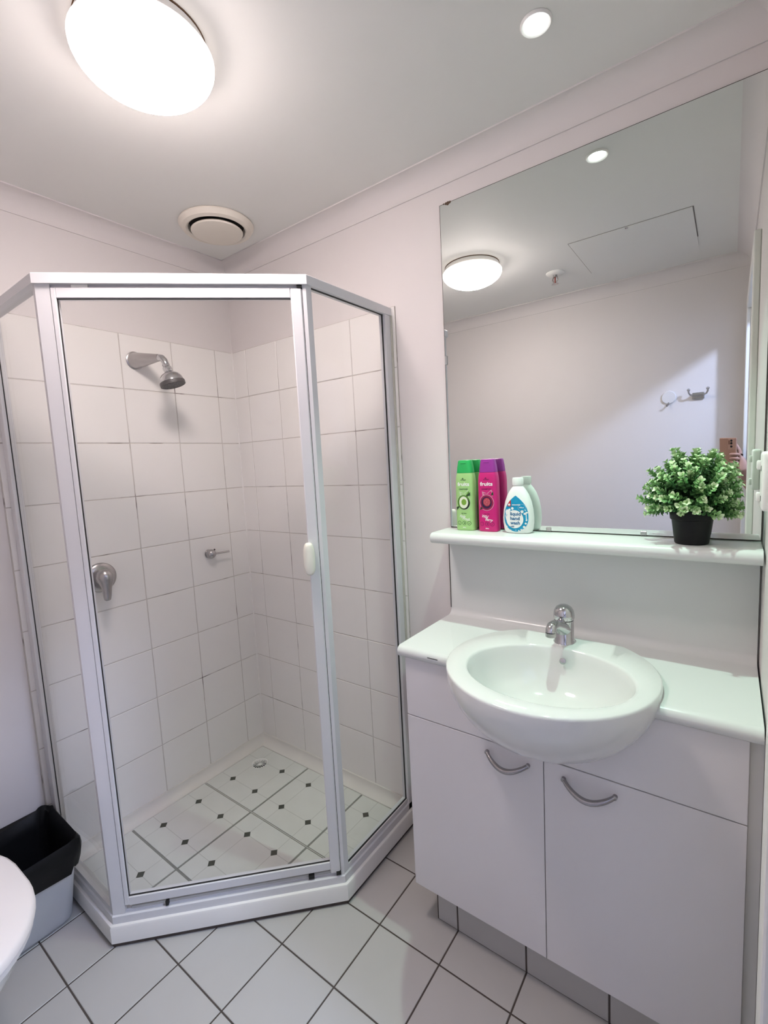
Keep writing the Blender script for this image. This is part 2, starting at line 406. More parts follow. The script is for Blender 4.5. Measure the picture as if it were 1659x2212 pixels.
# ================================================================== SHOWER TRAY
TA, TC_ = .8824, .397
TPATH = [(TA, .0), (TA, -TC_), (TC_, -TA), (0.0, -TA)]
TZ, TF = .068, .046
t_ = thing('shower_tray', 'white neo-angle shower tray with tiled base and raised kerb', 'shower tray', (.40, -.40, 0))
def kerb_prof(o0, o1, z0, z1, r=.008):
    # offsets: positive = right of travel = inwards (towards the corner); outer face at o0
    p = [(o0, z0), (o0, z1 - r), (o0 + r * .3, z1 - r * .3), (o0 + r, z1), (o1 - r, z1), (o1, z1 - r), (o1, z0)]
    return p
part('kerb', seg_sweep(TPATH, 0, 3, kerb_prof(0, .052, .014, TZ)), ACRYL, t_, smooth=40)
part('sealant_joint', seg_sweep(TPATH, 0, 3, [(.005, .0), (.005, .016), (.04, .016), (.04, 0)]), FGROUT, t_)
ins = .035
inner = [(0.0, 0.0), (TA - ins, 0.0), (TA - ins, -TC_ + ins * .4), (TC_ - ins * .4, -TA + ins), (0.0, -TA + ins)]
gb = part('grout_bed', prism(inner, .005, TF - .0018), TGROUT, t_)
bpy.context.view_layer.update()
apply_bool(gb, lathe([(.0385, -.026), (.0385, .02)], (.137, -.136, TF), n=32))
def clip(poly, a, b, c):
    """keep a*x+b*y<=c"""
    out = []
    for i in range(len(poly)):
        p, q = poly[i], poly[(i + 1) % len(poly)]; fp = a * p[0] + b * p[1] - c; fq = a * q[0] + b * q[1] - c
        if fp <= 0: out.append(p)
        if (fp < 0 < fq) or (fq < 0 < fp):
            k = fp / (fp - fq); out.append((p[0] + k * (q[0] - p[0]), p[1] + k * (q[1] - p[1])))
    return out
XS = [.040, .348, .6525, TA - .04]; DIAG = TA + TC_ - .052 * 1.414
drain_c = Vector((.137, -.136, TF))
for i in range(3):
    for j in range(3):
        xa, xb = XS[i], XS[i + 1]; yb, ya = -XS[j], -XS[j + 1]
        g = .0042
        poly = [(xa + g, ya + g), (xb - g, ya + g), (xb - g, yb - g), (xa + g, yb - g)]
        poly = clip(poly, 1, -1, DIAG)
        if len(poly) < 3: continue
        ar = abs(sum(poly[k][0] * poly[(k + 1) % len(poly)][1] - poly[(k + 1) % len(poly)][0] * poly[k][1] for k in range(len(poly)))) / 2
        if ar < .002: continue
        cx, cy = XS[i] + .1525, -(XS[j] + .1525)
        bm = bmesh.new(); add_rings(bm, [[Vector((x, y, TF - .006)) for x, y in poly], [Vector((x, y, TF)) for x, y in poly]])
        bmesh.ops.translate(bm, verts=bm.verts, vec=-Vector((cx, cy, TF)))
        to = put_tile(t_, finish(bm, 'tile', TRAYT), (cx, cy, TF))
        if i == 0 and j == 0:
            bpy.context.view_layer.update()
            apply_bool(to, lathe([(.0365, -.02), (.0365, .02)], drain_c, n=32))
        for sx in (-1, 1):
            for sy in (-1, 1):
                px, py = cx + .073 * sx, cy + .073 * sy
                if px - py > DIAG - .02 or px > TA - .06 or py < -TA + .06: continue
                if (Vector((px, py, TF)) - drain_c).length < .055: continue
                key = ('inlay',)
                if key not in TILE_MESH:
                    r = .0150; b2 = bmesh.new()
                    add_rings(b2, [[Vector((r * c, r * s, -.003)) for c, s in ((1, 0), (0, 1), (-1, 0), (0, -1))], [Vector((r * c, r * s, .0006)) for c, s in ((1, 0), (0, 1), (-1, 0), (0, -1))]])
                    TILE_MESH[key] = finish(b2, 'inlay', INLAY)
                put_tile(to, TILE_MESH[key], (px, py, TF), 'inlay')
part('grout_bead', box((XS[0], -XS[1] - .0016, TF - .004), (.76, -XS[1] + .0016, TF - .0002)), mat('pale_tray_grout', (.55, .55, .51), .7, noise=.3, nscale=40), t_)
# cove skirting along both walls
cp = [(0, TF - .004), (0, .084), (.006, .084)] + [(.006 + .037 * (1 - math.cos(a)), .084 - (.084 - TF - .003) * math.sin(a)) for a in [math.pi / 2 * k / 6 for k in range(1, 7)]] + [(.044, TF - .004)]
bm = bmesh.new(); add_rings(bm, [[Vector((o, -o, z)) for o, z in cp], [Vector((o, -TA + .036, z)) for o, z in cp]])
part('cove', bm, COVE, t_, smooth=40)
bm = bmesh.new(); add_rings(bm, [[Vector((o, -o, z)) for o, z in cp], [Vector((TA - .036, -o, z)) for o, z in cp]])
part('cove', bm, COVE, t_, smooth=40)
# drain
d = part('drain', lathe([(.036, .0012), (.036, -.004), (.0315, -.016), (.0300, -.016), (.0295, -.004), (.0325, .0012), (.036, .0012)], drain_c, n=32, cap=False), PLASTIC, t_, smooth=40)
part('drain_pit', lathe([(.035, -.016), (.001, -.016)], drain_c, n=24, cap=False), mat('drain_black', (.006, .006, .006), .9, noise=.2), d)
bm = bmesh.new()
for k in range(14):
    a = 2 * math.pi * k / 14; u = Vector((math.cos(a), math.sin(a), 0)); v = Vector((-u.y, u.x, 0))
    q = [drain_c + u * .006 + v * .0009, drain_c + u * .0300 + v * .0011, drain_c + u * .0300 - v * .0011, drain_c + u * .006 - v * .0009]
    add_rings(bm, [[p + Vector((0, 0, -.0048)) for p in q], [p + Vector((0, 0, -.0034)) for p in q]])
add_lathe(bm, [(.0065, -.0048), (.0065, -.0032), (.003, -.003)], drain_c, n=14)
part('grate', bm, PLASTIC, d)

# ================================================================== SHOWER SCREEN
FA, FC = .8727, .3947
FPATH = [(FA, -.0), (FA, -FC), (FC, -FA), (0.0, -FA)]
t_ = thing('shower_screen', 'white aluminium framed glass shower screen standing on the kerb', 'shower screen', (FA, -FC, TZ))
HZ0, HZ1 = 1.850, 1.876
for k in range(3):
    part('header_rail', seg_sweep(FPATH, k, k + 1, [(-.004, HZ0), (-.004, HZ1 - .002), (-.002, HZ1), (.026, HZ1), (.028, HZ1 - .002), (.028, HZ0)]), ALU, t_)
part('sill_rail', seg_sweep(FPATH, 1, 2, [(.0, TZ), (.0, .090), (.003, .093), (.012, .094), (.013, .098), (.026, .098), (.026, TZ)]), ALU, t_)
for k in (0, 2):
    s = part('sill_rail', seg_sweep(FPATH, k, k + 1, [(.0, TZ), (.0, .092), (.004, .096), (.004, .112), (.026, .112), (.026, TZ)]), ALU, t_)
DV = Vector((FA - FC, FA - FC, 0)).normalized()     # along the door, left to right
NI = Vector((-DV.y, DV.x, 0))                        # inwards, to the corner
P2 = Vector((FC, -FA, 0)); DL = (Vector((FA, -FC, 0)) - P2).length
def dbox(s0, s1, n0, n1, z0, z1, bev=.0015):
    bm = box((s0, n0, z0), (s1, n1, z1), bev, 1)
    for v in bm.verts: v.co = P2 + DV * v.co.x + NI * v.co.y + Vector((0, 0, v.co.z))
    return bm
def corner_post(c, d1, n1, d2, n2, w1, w2):
    """post that follows both faces of a 135-degree corner"""
    pts = [c, c + d1 * w1, c + d1 * w1 + n1 * .026, c + (n1 + n2).normalized() * .028, c + d2 * w2 + n2 * .026, c + d2 * w2]
    bm = bmesh.new(); add_rings(bm, [[Vector((p.x, p.y, .092)) for p in pts], [Vector((p.x, p.y, HZ0)) for p in pts]])
    return bm
part('post', corner_post(P2 + NI * .002 + Vector((-.0, .002, 0)), DV, NI, Vector((-1, 0, 0)), Vector((0, 1, 0)), .034, .012), ALU, t_)
part('post', corner_post(Vector((FA, -FC, 0)) + NI * .002 + Vector((-.002, 0, 0)), -DV, NI, Vector((0, 1, 0)), Vector((-1, 0, 0)), .010, .020), ALU, t_)
part('wall_channel', box((FA - .026, -.034, TZ), (FA, 0, HZ0 + .010), .0015, 1), ALU, t_)
part('wall_channel', box((0, -FA, TZ), (.036, -FA + .026, HZ0 + .010), .0015, 1), ALU, t_)
part('edge_seal', box((FA + .0, -.006, TZ), (FA + .006, 0, HZ0), 0), mat('old_silicone', (.58, .57, .50), .6, noise=.2, nscale=30), t_)
part('glass_panel', box((FA - .016, -FC + .016, .108), (FA - .011, -.030, HZ0 + .004)), GLASS, t_)
part('glass_panel', box((.032, -FA + .011, .108), (FC - .008, -FA + .016, HZ0 + .004)), GLASS, t_)
bm = box((FA - .0135, -.0366, .112), (FA - .0095, -.034, HZ0)); add_box(bm, (FA - .0135, -FC + .018, HZ0 - .002), (FA - .008, -.034, HZ0)); add_box(bm, (FA - .0135, -FC + .018, .112), (FA - .008, -.034, .1132))
part('rubber_seal', bm, RUBBER, t_)
bm = box((.036, -FA + .010, .112), (.0374, -FA + .0125, HZ0))
part('rubber_seal', bm, RUBBER, t_)
# pivot door
dr = part('door', dbox(.0365, .0485, .002, .024, .119, 1.842), ALU, t_, label='framed pivot door of the shower screen')
part('stile', dbox(.632, .6630, .001, .026, .105, 1.842, .003), ALU, dr)
part('rail', dbox(.0485, .632, .002, .024, 1.816, 1.842), ALU, dr)
part('rail', dbox(.0485, .632, .002, .024, .117, .143), ALU, dr)
part('glass_pane', dbox(.046, .634, .011, .016, .138, 1.820, 0), GLASS, dr)
bm = dbox(.0485, .0500, .006, .0105, .143, 1.816, 0)
for a in (dbox(.0485, .632, .006, .0105, 1.8145, 1.816, 0), dbox(.0485, .632, .006, .0105, .143, .1445, 0)):
    me = bpy.data.meshes.new('x'); a.to_mesh(me); a.free(); bm.from_mesh(me); bpy.data.meshes.remove(me)
part('rubber_seal', bm, RUBBER, dr)
part('rubber_seal', dbox(.6632, .6660, .004, .02, .11, 1.842, 0), RUBBER, dr)
# oval handle
bm = bmesh.new(); rings = []
for n0, sc in ((.0, .86), (-.010, 1.0), (-.018, .96), (-.023, .80), (-.025, .5)):
    rings.append([(.634 + .0165 * sc * math.copysign(abs(math.cos(a)) ** .7, math.cos(a)), n0, 1.099 + .047 * (1 - (1 - sc) * .35) * math.copysign(abs(math.sin(a)) ** .7, math.sin(a))) for a in [2 * math.pi * k / 28 for k in range(28)]])
rings = [[P2 + DV * s + NI * n + Vector((0, 0, z)) for s, n, z in r] for r in rings]
add_rings(bm, rings); part('handle', bm, mat('ivory_handle', (.84, .82, .72), .35, noise=.03), dr, smooth=50, label='rounded ivory plastic pull handle')
part('threshold_strip', dbox(.05, .655, .010, .022, .098, .106), mat('grey_strip', (.5, .5, .49), .4, noise=.2, nscale=25), dr)
part('infill_strip', dbox(.036, .664, .012, .020, 1.842, HZ0, 0), ALU, t_)
part('pivot_bracket', dbox(.085, .125, .004, .014, 1.841, HZ0, .001), PLASTIC, t_)
part('corner_stop', dbox(.650, .664, .0, .02, 1.8425, 1.8495, 0), RUBBER, t_)
part('corner_stop', dbox(.650, .664, -.001, .014, .098, .110, 0), RUBBER, t_)
part('corner_stop', dbox(.565, .582, .002, .012, .098, .1085, 0), RUBBER, t_)
part('corner_stop', dbox(.148, .156, .0, .012, .098, .111, 0), RUBBER, t_)

# ================================================================== SHOWER FITTINGS
WL = .0
S0 = Vector((0, -.438, 1.787))
t_ = thing('shower_rose', 'chrome shower head on a tapered wall arm inside the shower', 'shower head', S0)
e = S0 + Vector((.118, .030, -.004))
part('arm', tube([S0 + Vector((.0005, 0, 0)), S0 + Vector((.006, .0015, 0)), S0 + (e - S0) * .5, e], [.030, .030, .0215, .0125], 24), DULLCH, t_, smooth=45)
part('wall_flange', lathe([(.033, .0004), (.033, .003), (.030, .005)], S0, (1, 0, 0), 28), DULLCH, t_, smooth=40)
hd = Vector((.20, .16, -1)).normalized()
el = [e, e + Vector((.012, .004, -.003)), e + Vector((.020, .008, -.013)), e + Vector((.024, .010, -.026))]
part('elbow', tube(el, [.0125, .0122, .0118, .0112], 16), CHROME, t_, smooth=60)
nb = el[-1]
part('swivel_nut', lathe([(.009, -.002), (.0125, .0), (.0125, .009), (.0155, .012), (.0165, .020), (.014, .028), (.010, .031)], nb, hd, 12), CHROME, t_, smooth=25)
hb = nb + hd * .030
part('head', lathe([(.010, 0), (.020, .002), (.031, .009), (.039, .020), (.0425, .032), (.043, .036)], hb, hd, 32), CHROME, t_, smooth=50)
part('rim', lathe([(.043, .035), (.0445, .038), (.0440, .049), (.041, .0505), (.036, .0485), (.001, .0475)], hb, hd, 32), DARKPL, t_, smooth=40)
bm = bmesh.new(); u, v = frame_of(hd)
for r_, n_ in ((.012, 6), (.022, 12), (.031, 16)):
    for k in range(n_):
        a = 2 * math.pi * k / n_; add_lathe(bm, [(.0016, .047), (.0013, .0498)], hb + (u * math.cos(a) + v * math.sin(a)) * r_, hd, 6)
part('nozzles', bm, mat('grey_nozzle', (.2, .2, .2), .5, noise=.1), t_)

M0 = Vector((0, -.642, 1.003))
t_ = thing('shower_mixer', 'chrome shower mixer tap with drop lever and round backplate', 'tap', M0)
part('backplate', lathe([(.053, .0004), (.053, .004), (.049, .009), (.036, .013), (.02, .014)], M0, (1, 0, 0), 40), DULLCH, t_, smooth=50)
part('barrel', lathe([(.027, .010), (.027, .040), (.024, .044)], M0, (1, 0, 0), 28), DULLCH, t_, smooth=40)
a = M0 + Vector((.052, -.008, .006))
part('lever', tube([a + Vector((.0, -.002, .031)), a + Vector((.002, -.002, .024)), a + Vector((.004, 0, .006)), a + Vector((.006, .001, -.012)), a + Vector((.009, .000, -.034)), a + Vector((.014, -.003, -.066)), a + Vector((.016, -.004, -.076)), a + Vector((.0165, -.004, -.079))], [.008, .021, .029, .025, .0165, .0125, .010, .006], 20), DULLCH, t_, smooth=60)

K0 = Vector((0, -.207, 1.007))
t_ = thing('soap_rail_mount', 'small chrome ball mount with short rod on the shower tiles', 'wall fitting', K0)
part('rosette', lathe([(.019, .0004), (.019, .004), (.012, .006)], K0, (1, 0, 0), 20), DULLCH, t_)
part('ball', lathe([(.004, .0)] + [(.0205 * math.sin(b), .020 - .0205 * math.cos(b)) for b in [math.pi * k / 10 for k in range(2, 10)]] + [(.001, .0405)], K0, (1, 0, 0), 20), DULLCH, t_, smooth=60)
part('rod', tube([K0 + Vector((.024, .012, -.001)), K0 + Vector((.026, .085, -.003))], .0042, 10), DULLCH, t_, smooth=60)
part('screw_hole', lathe([(.0045, .0003), (.0045, .0012), (.001, .0012)], K0 + Vector((0, .030, .012)), (1, 0, 0), 10), GAP, t_)

# ================================================================== BASIN
BC = Vector((1.470, -.287, .868)); BR = .236; BACK = -.094
def rim_pt(a, r, z, back=BACK):
    x = BC.x + r * math.cos(a); y = BC.y + r * math.sin(a)
    if y > back: y = back - .0 + (y - back) * .12
    return Vector((x, y, z))
def outer_rings(scale=1.0, top=None, dz=0.0):
    NB = 64; rings = []
    for r, z in ((.232, .868), (.2355, .8655), (.236, .861), (.236, .846), (.2345, .835), (.229, .815), (.217, .79), (.199, .763), (.174, .737), (.140, .713), (.098, .694), (.05, .684), (.001, .681)):
        rings.append([rim_pt(2 * math.pi * k / NB, r * scale, z + dz, BACK - (1 - scale) * .2) for k in range(NB)])
    return rings
t_ = thing('basin', 'white ceramic semi-recessed oval basin projecting from the vanity', 'basin', BC)
bm = bmesh.new(); NB = 64
OC = Vector((1.478, -.322, .868))
def bowl_pt(a, k, z): return Vector((OC.x + .185 * k * math.cos(a), OC.y + .151 * k * math.sin(a), z))
inner = [[bowl_pt(2 * math.pi * k / NB, s, z) for k in range(NB)] for s, z in ((1.03, .868), (1.0, .8665), (.985, .862), (.965, .845), (.93, .82), (.86, .79), (.74, .765), (.56, .750), (.33, .743), (.12, .7405), (.001, .740))]
rings = list(reversed(inner)) + outer_rings()
add_rings(bm, rings); part('bowl', bm, CERAM, t_, smooth=60)
part('waste', lathe([(.021, .7425 - .868), (.020, .7445 - .868), (.014, .7435 - .868), (.001, .743 - .868)], (OC.x, OC.y + .02, .868), n=24), CHROME, t_, smooth=40)
part('overflow', lathe([(.008, 0), (.008, .003), (.004, .0035)], (OC.x, OC.y + .1375, .838), Vector((0, -1, .3)), 14), CHROME, t_)

# tap
B0 = Vector((1.466, -.128, .868))
t_ = thing('basin_tap', 'chrome single lever mixer tap on the back of the basin', 'tap', B0)
part('body', lathe([(.027, .0), (.0265, .003), (.0245, .006), (.0242, .060)], B0, n=28), CHROME, t_, smooth=40)
part('lever_cap', lathe([(.0250, .0625), (.0262, .066), (.0262, .074), (.0245, .085), (.019, .094), (.011, .099), (.001, .1005)], B0, n=28), CHROME, t_, smooth=50)
part('indicator', lathe([(.004, 0), (.004, .0012), (.002, .0015)], B0 + Vector((0, -.0246, .074)), (0, -1, .25), 10), DARKPL, t_)
sp = [B0 + Vector((0, -.010, .040)), B0 + Vector((-.002, -.034, .052)), B0 + Vector((-.006, -.058, .062)), B0 + Vector((-.009, -.072, .062)), B0 + Vector((-.010, -.079, .055)), B0 + Vector((-.010, -.080, .049))]
part('spout', tube(sp, [.021, .0160, .0135, .0130, .0130, .0128], 16), CHROME, t_, smooth=60)
part('aerator', lathe([(.0128, .0), (.0128, -.010), (.009, -.011)], sp[-1], n=18), DULLCH, t_)

# ================================================================== VANITY
VX0, VX1 = 1.070, XR - .004
CZ = .850; CF = -.332
prof = [(.006, .817)]
for k in range(9):
    a = -math.pi / 2 - math.pi * k / 8; prof.append((CF + .016 + .0165 * math.cos(a), .8335 + .0165 * math.sin(a)))
R_ = .022
for k in range(7):
    a = math.pi / 2 * k / 6; prof.append((-.010 - R_ + R_ * math.sin(a), CZ + R_ - R_ * math.cos(a)))
prof += [(-.010, 1.104), (.006, 1.104)]
vt = thing('benchtop', 'white postformed laminate benchtop curving up into a splashback', 'benchtop', (1.47, -.17, .85))
o = part('slab', extrude_profile(prof, VX0, VX1), LAMI, vt, smooth=40)
rr = outer_rings(.985)
rr = [[Vector((p.x, p.y, .95)) for p in rr[0]]] + rr[1:]
def cut_with_basin(ob):
    b = bmesh.new(); add_rings(b, rr); apply_bool(ob, b)
bpy.context.view_layer.update()
cut_with_basin(o)
part('edge_seam', box((VX0 - .0016, -.012, CZ + .02), (VX0 + .0002, .0, 1.104)), GAP, vt)
part('edge_chip', box((1.168, CF - .0012, .836), (1.199, CF + .004, .8375)), GAP, vt)

CY = -.318; CX0, CX1 = 1.085, 1.849; CB = .120
vc = thing('vanity_cabinet', 'white two-door vanity cabinet under the basin', 'cabinet', (1.467, -.16, 0))
bm = box((CX0 + .001, CY + .019, CB), (CX0 + .017, -.0, .817)); add_box(bm, (CX1 - .017, CY + .019, CB), (CX1 - .001, -.0, .817))
add_box(bm, (CX0 + .017, CY + .019, CB), (CX1 - .017, 0, CB + .016)); add_box(bm, (CX0 + .017, -.012, CB + .016), (CX1 - .017, -.002, .66))
part('carcass', bm, CABI, vc)
ap = part('apron', box((CX0, CY, .6485), (CX1, CY + .017, .8165), .0012, 1), CABI, vc)
bpy.context.view_layer.update()
cut_with_basin(ap)
part('shadow_gap', box((CX0 + .004, CY + .012, .640), (CX1 - .004, CY + .018, .652)), GAP, vc)
part('shadow_gap', box((1.4670, CY + .010, CB + .004), (1.4705, CY + .018, .646)), GAP, vc)
def handle(x0, x1, z, par):
    pts = []; r = []
    for k in range(15):
        s = k / 14; x = x0 + (x1 - x0) * s; b = math.sin(math.pi * s)
        pts.append(Vector((x, CY - .004 - .022 * b ** .75, z - .019 * b))); r.append(.0048 + .0020 * b)
    bm = tube(pts, r, 10)
    for p in (pts[0], pts[-1]): add_lathe(bm, [(.0052, -.004), (.0052, .004)], p, (0, 1, 0), 10)
    part('handle', bm, HANDLEM, par, smooth=50, label='curved brushed metal bow handle')
d1 = part('door', box((CX0, CY, CB), (1.4677, CY + .017, .6465), .0008, 1), CABI, vc)
d2 = part('door', box((1.4695, CY, CB), (CX1, CY + .017, .6465), .0008, 1), CABI, vc)
handle(1.327, 1.432, .618, d1); handle(1.515, 1.623, .616, d2)
kb = part('kickboard', box((1.135, -.283 + .001, 0), (CX1, -.24, CB)), FGROUT, vc)
for xa, xb in cells(GX, FP, 1.136, CX1):
    put_tile(kb, tile_mesh(xb - xa - G, CB - .003, .006, 'y', KTILE), ((xa + xb) / 2, -.283, CB / 2))
part('filler_strip', box((CX1 + .001, -.30, 0), (XR - .001, -.28, .817)), TRIMP, vc)

# ================================================================== SHELF, MIRROR, OUTLET
SZ = 1.137
prof = [(.006, 1.104), (-.112, 1.104)]
for k in range(1, 9):
    a = -math.pi / 2 - math.pi * k / 8; prof.append((-.112 + .0165 * math.cos(a), 1.1205 + .0165 * math.sin(a)))
prof += [(.006, SZ)]
single('shelf', extrude_profile(prof, 1.068, VX1), LAMI, 'long white laminate shelf with rounded nose under the mirror', 'shelf', (1.47, 0, 1.104), smooth=40)
MX0, MX1, MZ0, MZ1 = 1.0755, XR - .004, 1.1405, 2.130
mr = thing('mirror', 'large frameless wall mirror above the shelf', 'mirror', (1.47, 0, MZ0))
part('glass', box((MX0, -.0012, MZ0), (MX1, .0022, MZ1)), MIRROR, mr)
part('backing', box((MX0 - .0022, .0, MZ0 - .003), (MX1 + .002, .006, MZ1 + .002)), mat('dark_mirror_edge', (.05, .042, .035), .6, noise=.3, nscale=40), mr)
for x, z in ((1.391, MZ0 + .001), (1.632, MZ0 + .001)):
    part('clip', box((x - .007, -.004, z - .002), (x + .007, -.0008, z + .009), .001, 1), DULLCH, mr)
part('clip', box((MX0 - .001, -.004, 1.656), (MX0 + .008, -.0008, 1.684), .0015, 1), mat('grey_clip', (.35, .36, .36), .4, noise=.1), mr)
bm = bmesh.new()
for k, (x, z, r) in enumerate(((1.103, MZ1 - .001, .006), (1.096, MZ1, .004), (1.110, MZ1, .004), (1.089, MZ1 + .001, .0025))):
    add_lathe(bm, [(r, 0), (r * .6, .0006)], (x, -.0012, z), (0, -1, 0), 8)
part('edge_stain', bm, mat('brown_corrosion', (.10, .06, .035), .8, noise=.3, nscale=60), mr)

PO = Vector((XR, -.245, 1.29))
t_ = thing('power_outlet', 'white surface mounted power outlet on the wall beside the mirror', 'power outlet', PO)
part('box', box(PO + Vector((-.018, -.037, -.052)), PO + Vector((0, .037, .055)), .006, 3), PLASTIC, t_, smooth=40)
for dz in (.030, -.030): part('switch', box(PO + Vector((-.024, .012, dz - .009)), PO + Vector((-.017, .028, dz + .009)), .003, 2), PLASTIC, t_, smooth=40)
for dz in (.02, -.035): part('socket_slot', box(PO + Vector((-.0186, -.015, dz)), PO + Vector((-.0178, -.012, dz + .010))), GAP, t_)

# ================================================================== BOTTLES
FONT = None
def text_rows(s, size, width=None, bold=.028, shear=0.0):
    """triangulated text mesh as (verts2d, faces), centred on x"""
    cu = bpy.data.curves.new('t', 'FONT'); cu.body = s; cu.size = size; cu.align_x = 'CENTER'; cu.resolution_u = 3; cu.offset = size * bold; cu.shear = shear
    ob = bpy.data.objects.new('t', cu); COL.objects.link(ob); dg = bpy.context.evaluated_depsgraph_get()
    me = bpy.data.meshes.new_from_object(ob.evaluated_get(dg)); v = [(p.co.x, p.co.y) for p in me.vertices]; f = [tuple(p.vertices) for p in me.polygons]
    bpy.data.objects.remove(ob); bpy.data.curves.remove(cu); bpy.data.meshes.remove(me)
    if width and v:
        lo, hi = min(x for x, _ in v), max(x for x, _ in v); k = width / (hi - lo); c = (lo + hi) / 2
        v = [((x - c) * k, y) for x, y in v]
    return v, f
def disc2(cx, cz, rx, rz=None, n=28, a0=0, sq=1.0):
    rz = rz or rx
    v = [(cx, cz)] + [(cx + rx * math.cos(2 * math.pi * k / n + a0), cz + rz * math.sin(2 * math.pi * k / n + a0)) for k in range(n)]
    return v, [(0, 1 + k, 1 + (k + 1) % n) for k in range(n)]
def ring2(cx, cz, r0, r1, n=28, a0=0.0, a1=2 * math.pi):
    v = []; f = []; full = a1 - a0 > 6.28
    for k in range(n + 1):
        a = a0 + (a1 - a0) * k / n
        v += [(cx + r0 * math.cos(a), cz + r0 * math.sin(a)), (cx + r1 * math.cos(a), cz + r1 * math.sin(a))]
    for k in range(n): f.append((2 * k, 2 * k + 1, 2 * k + 3, 2 * k + 2))
    return v, f
def poly2(pts): return list(pts), [tuple(range(len(pts)))]
def decal(name, geos, m_, parent, fy, lift, origin, k=.5):
    """flat print wrapped onto the front surface y=fy(x,z) of a bottle"""
    bm = bmesh.new()
    for v, f in geos:
        vs = [bm.verts.new((x, 0, z)) for x, z in v]
        for q in f:
            try: bm.faces.new([vs[i] for i in q])
            except Exception: pass
    bmesh.ops.subdivide_edges(bm, edges=[e for e in bm.edges if e.calc_length() > .006], cuts=2, use_grid_fill=True)
    for v in bm.verts: v.co = Vector(origin) + Vector((v.co.x, fy(v.co.x, v.co.z) - lift * k, v.co.z))
    o = part(name, bm, m_, parent)
    return o
def shift(g, dx, dz): return [(x + dx, z + dz) for x, z in g[0]], g[1]
def rot(g, a): return [(x * math.cos(a) - z * math.sin(a), x * math.sin(a) + z * math.cos(a)) for x, z in g[0]], g[1]

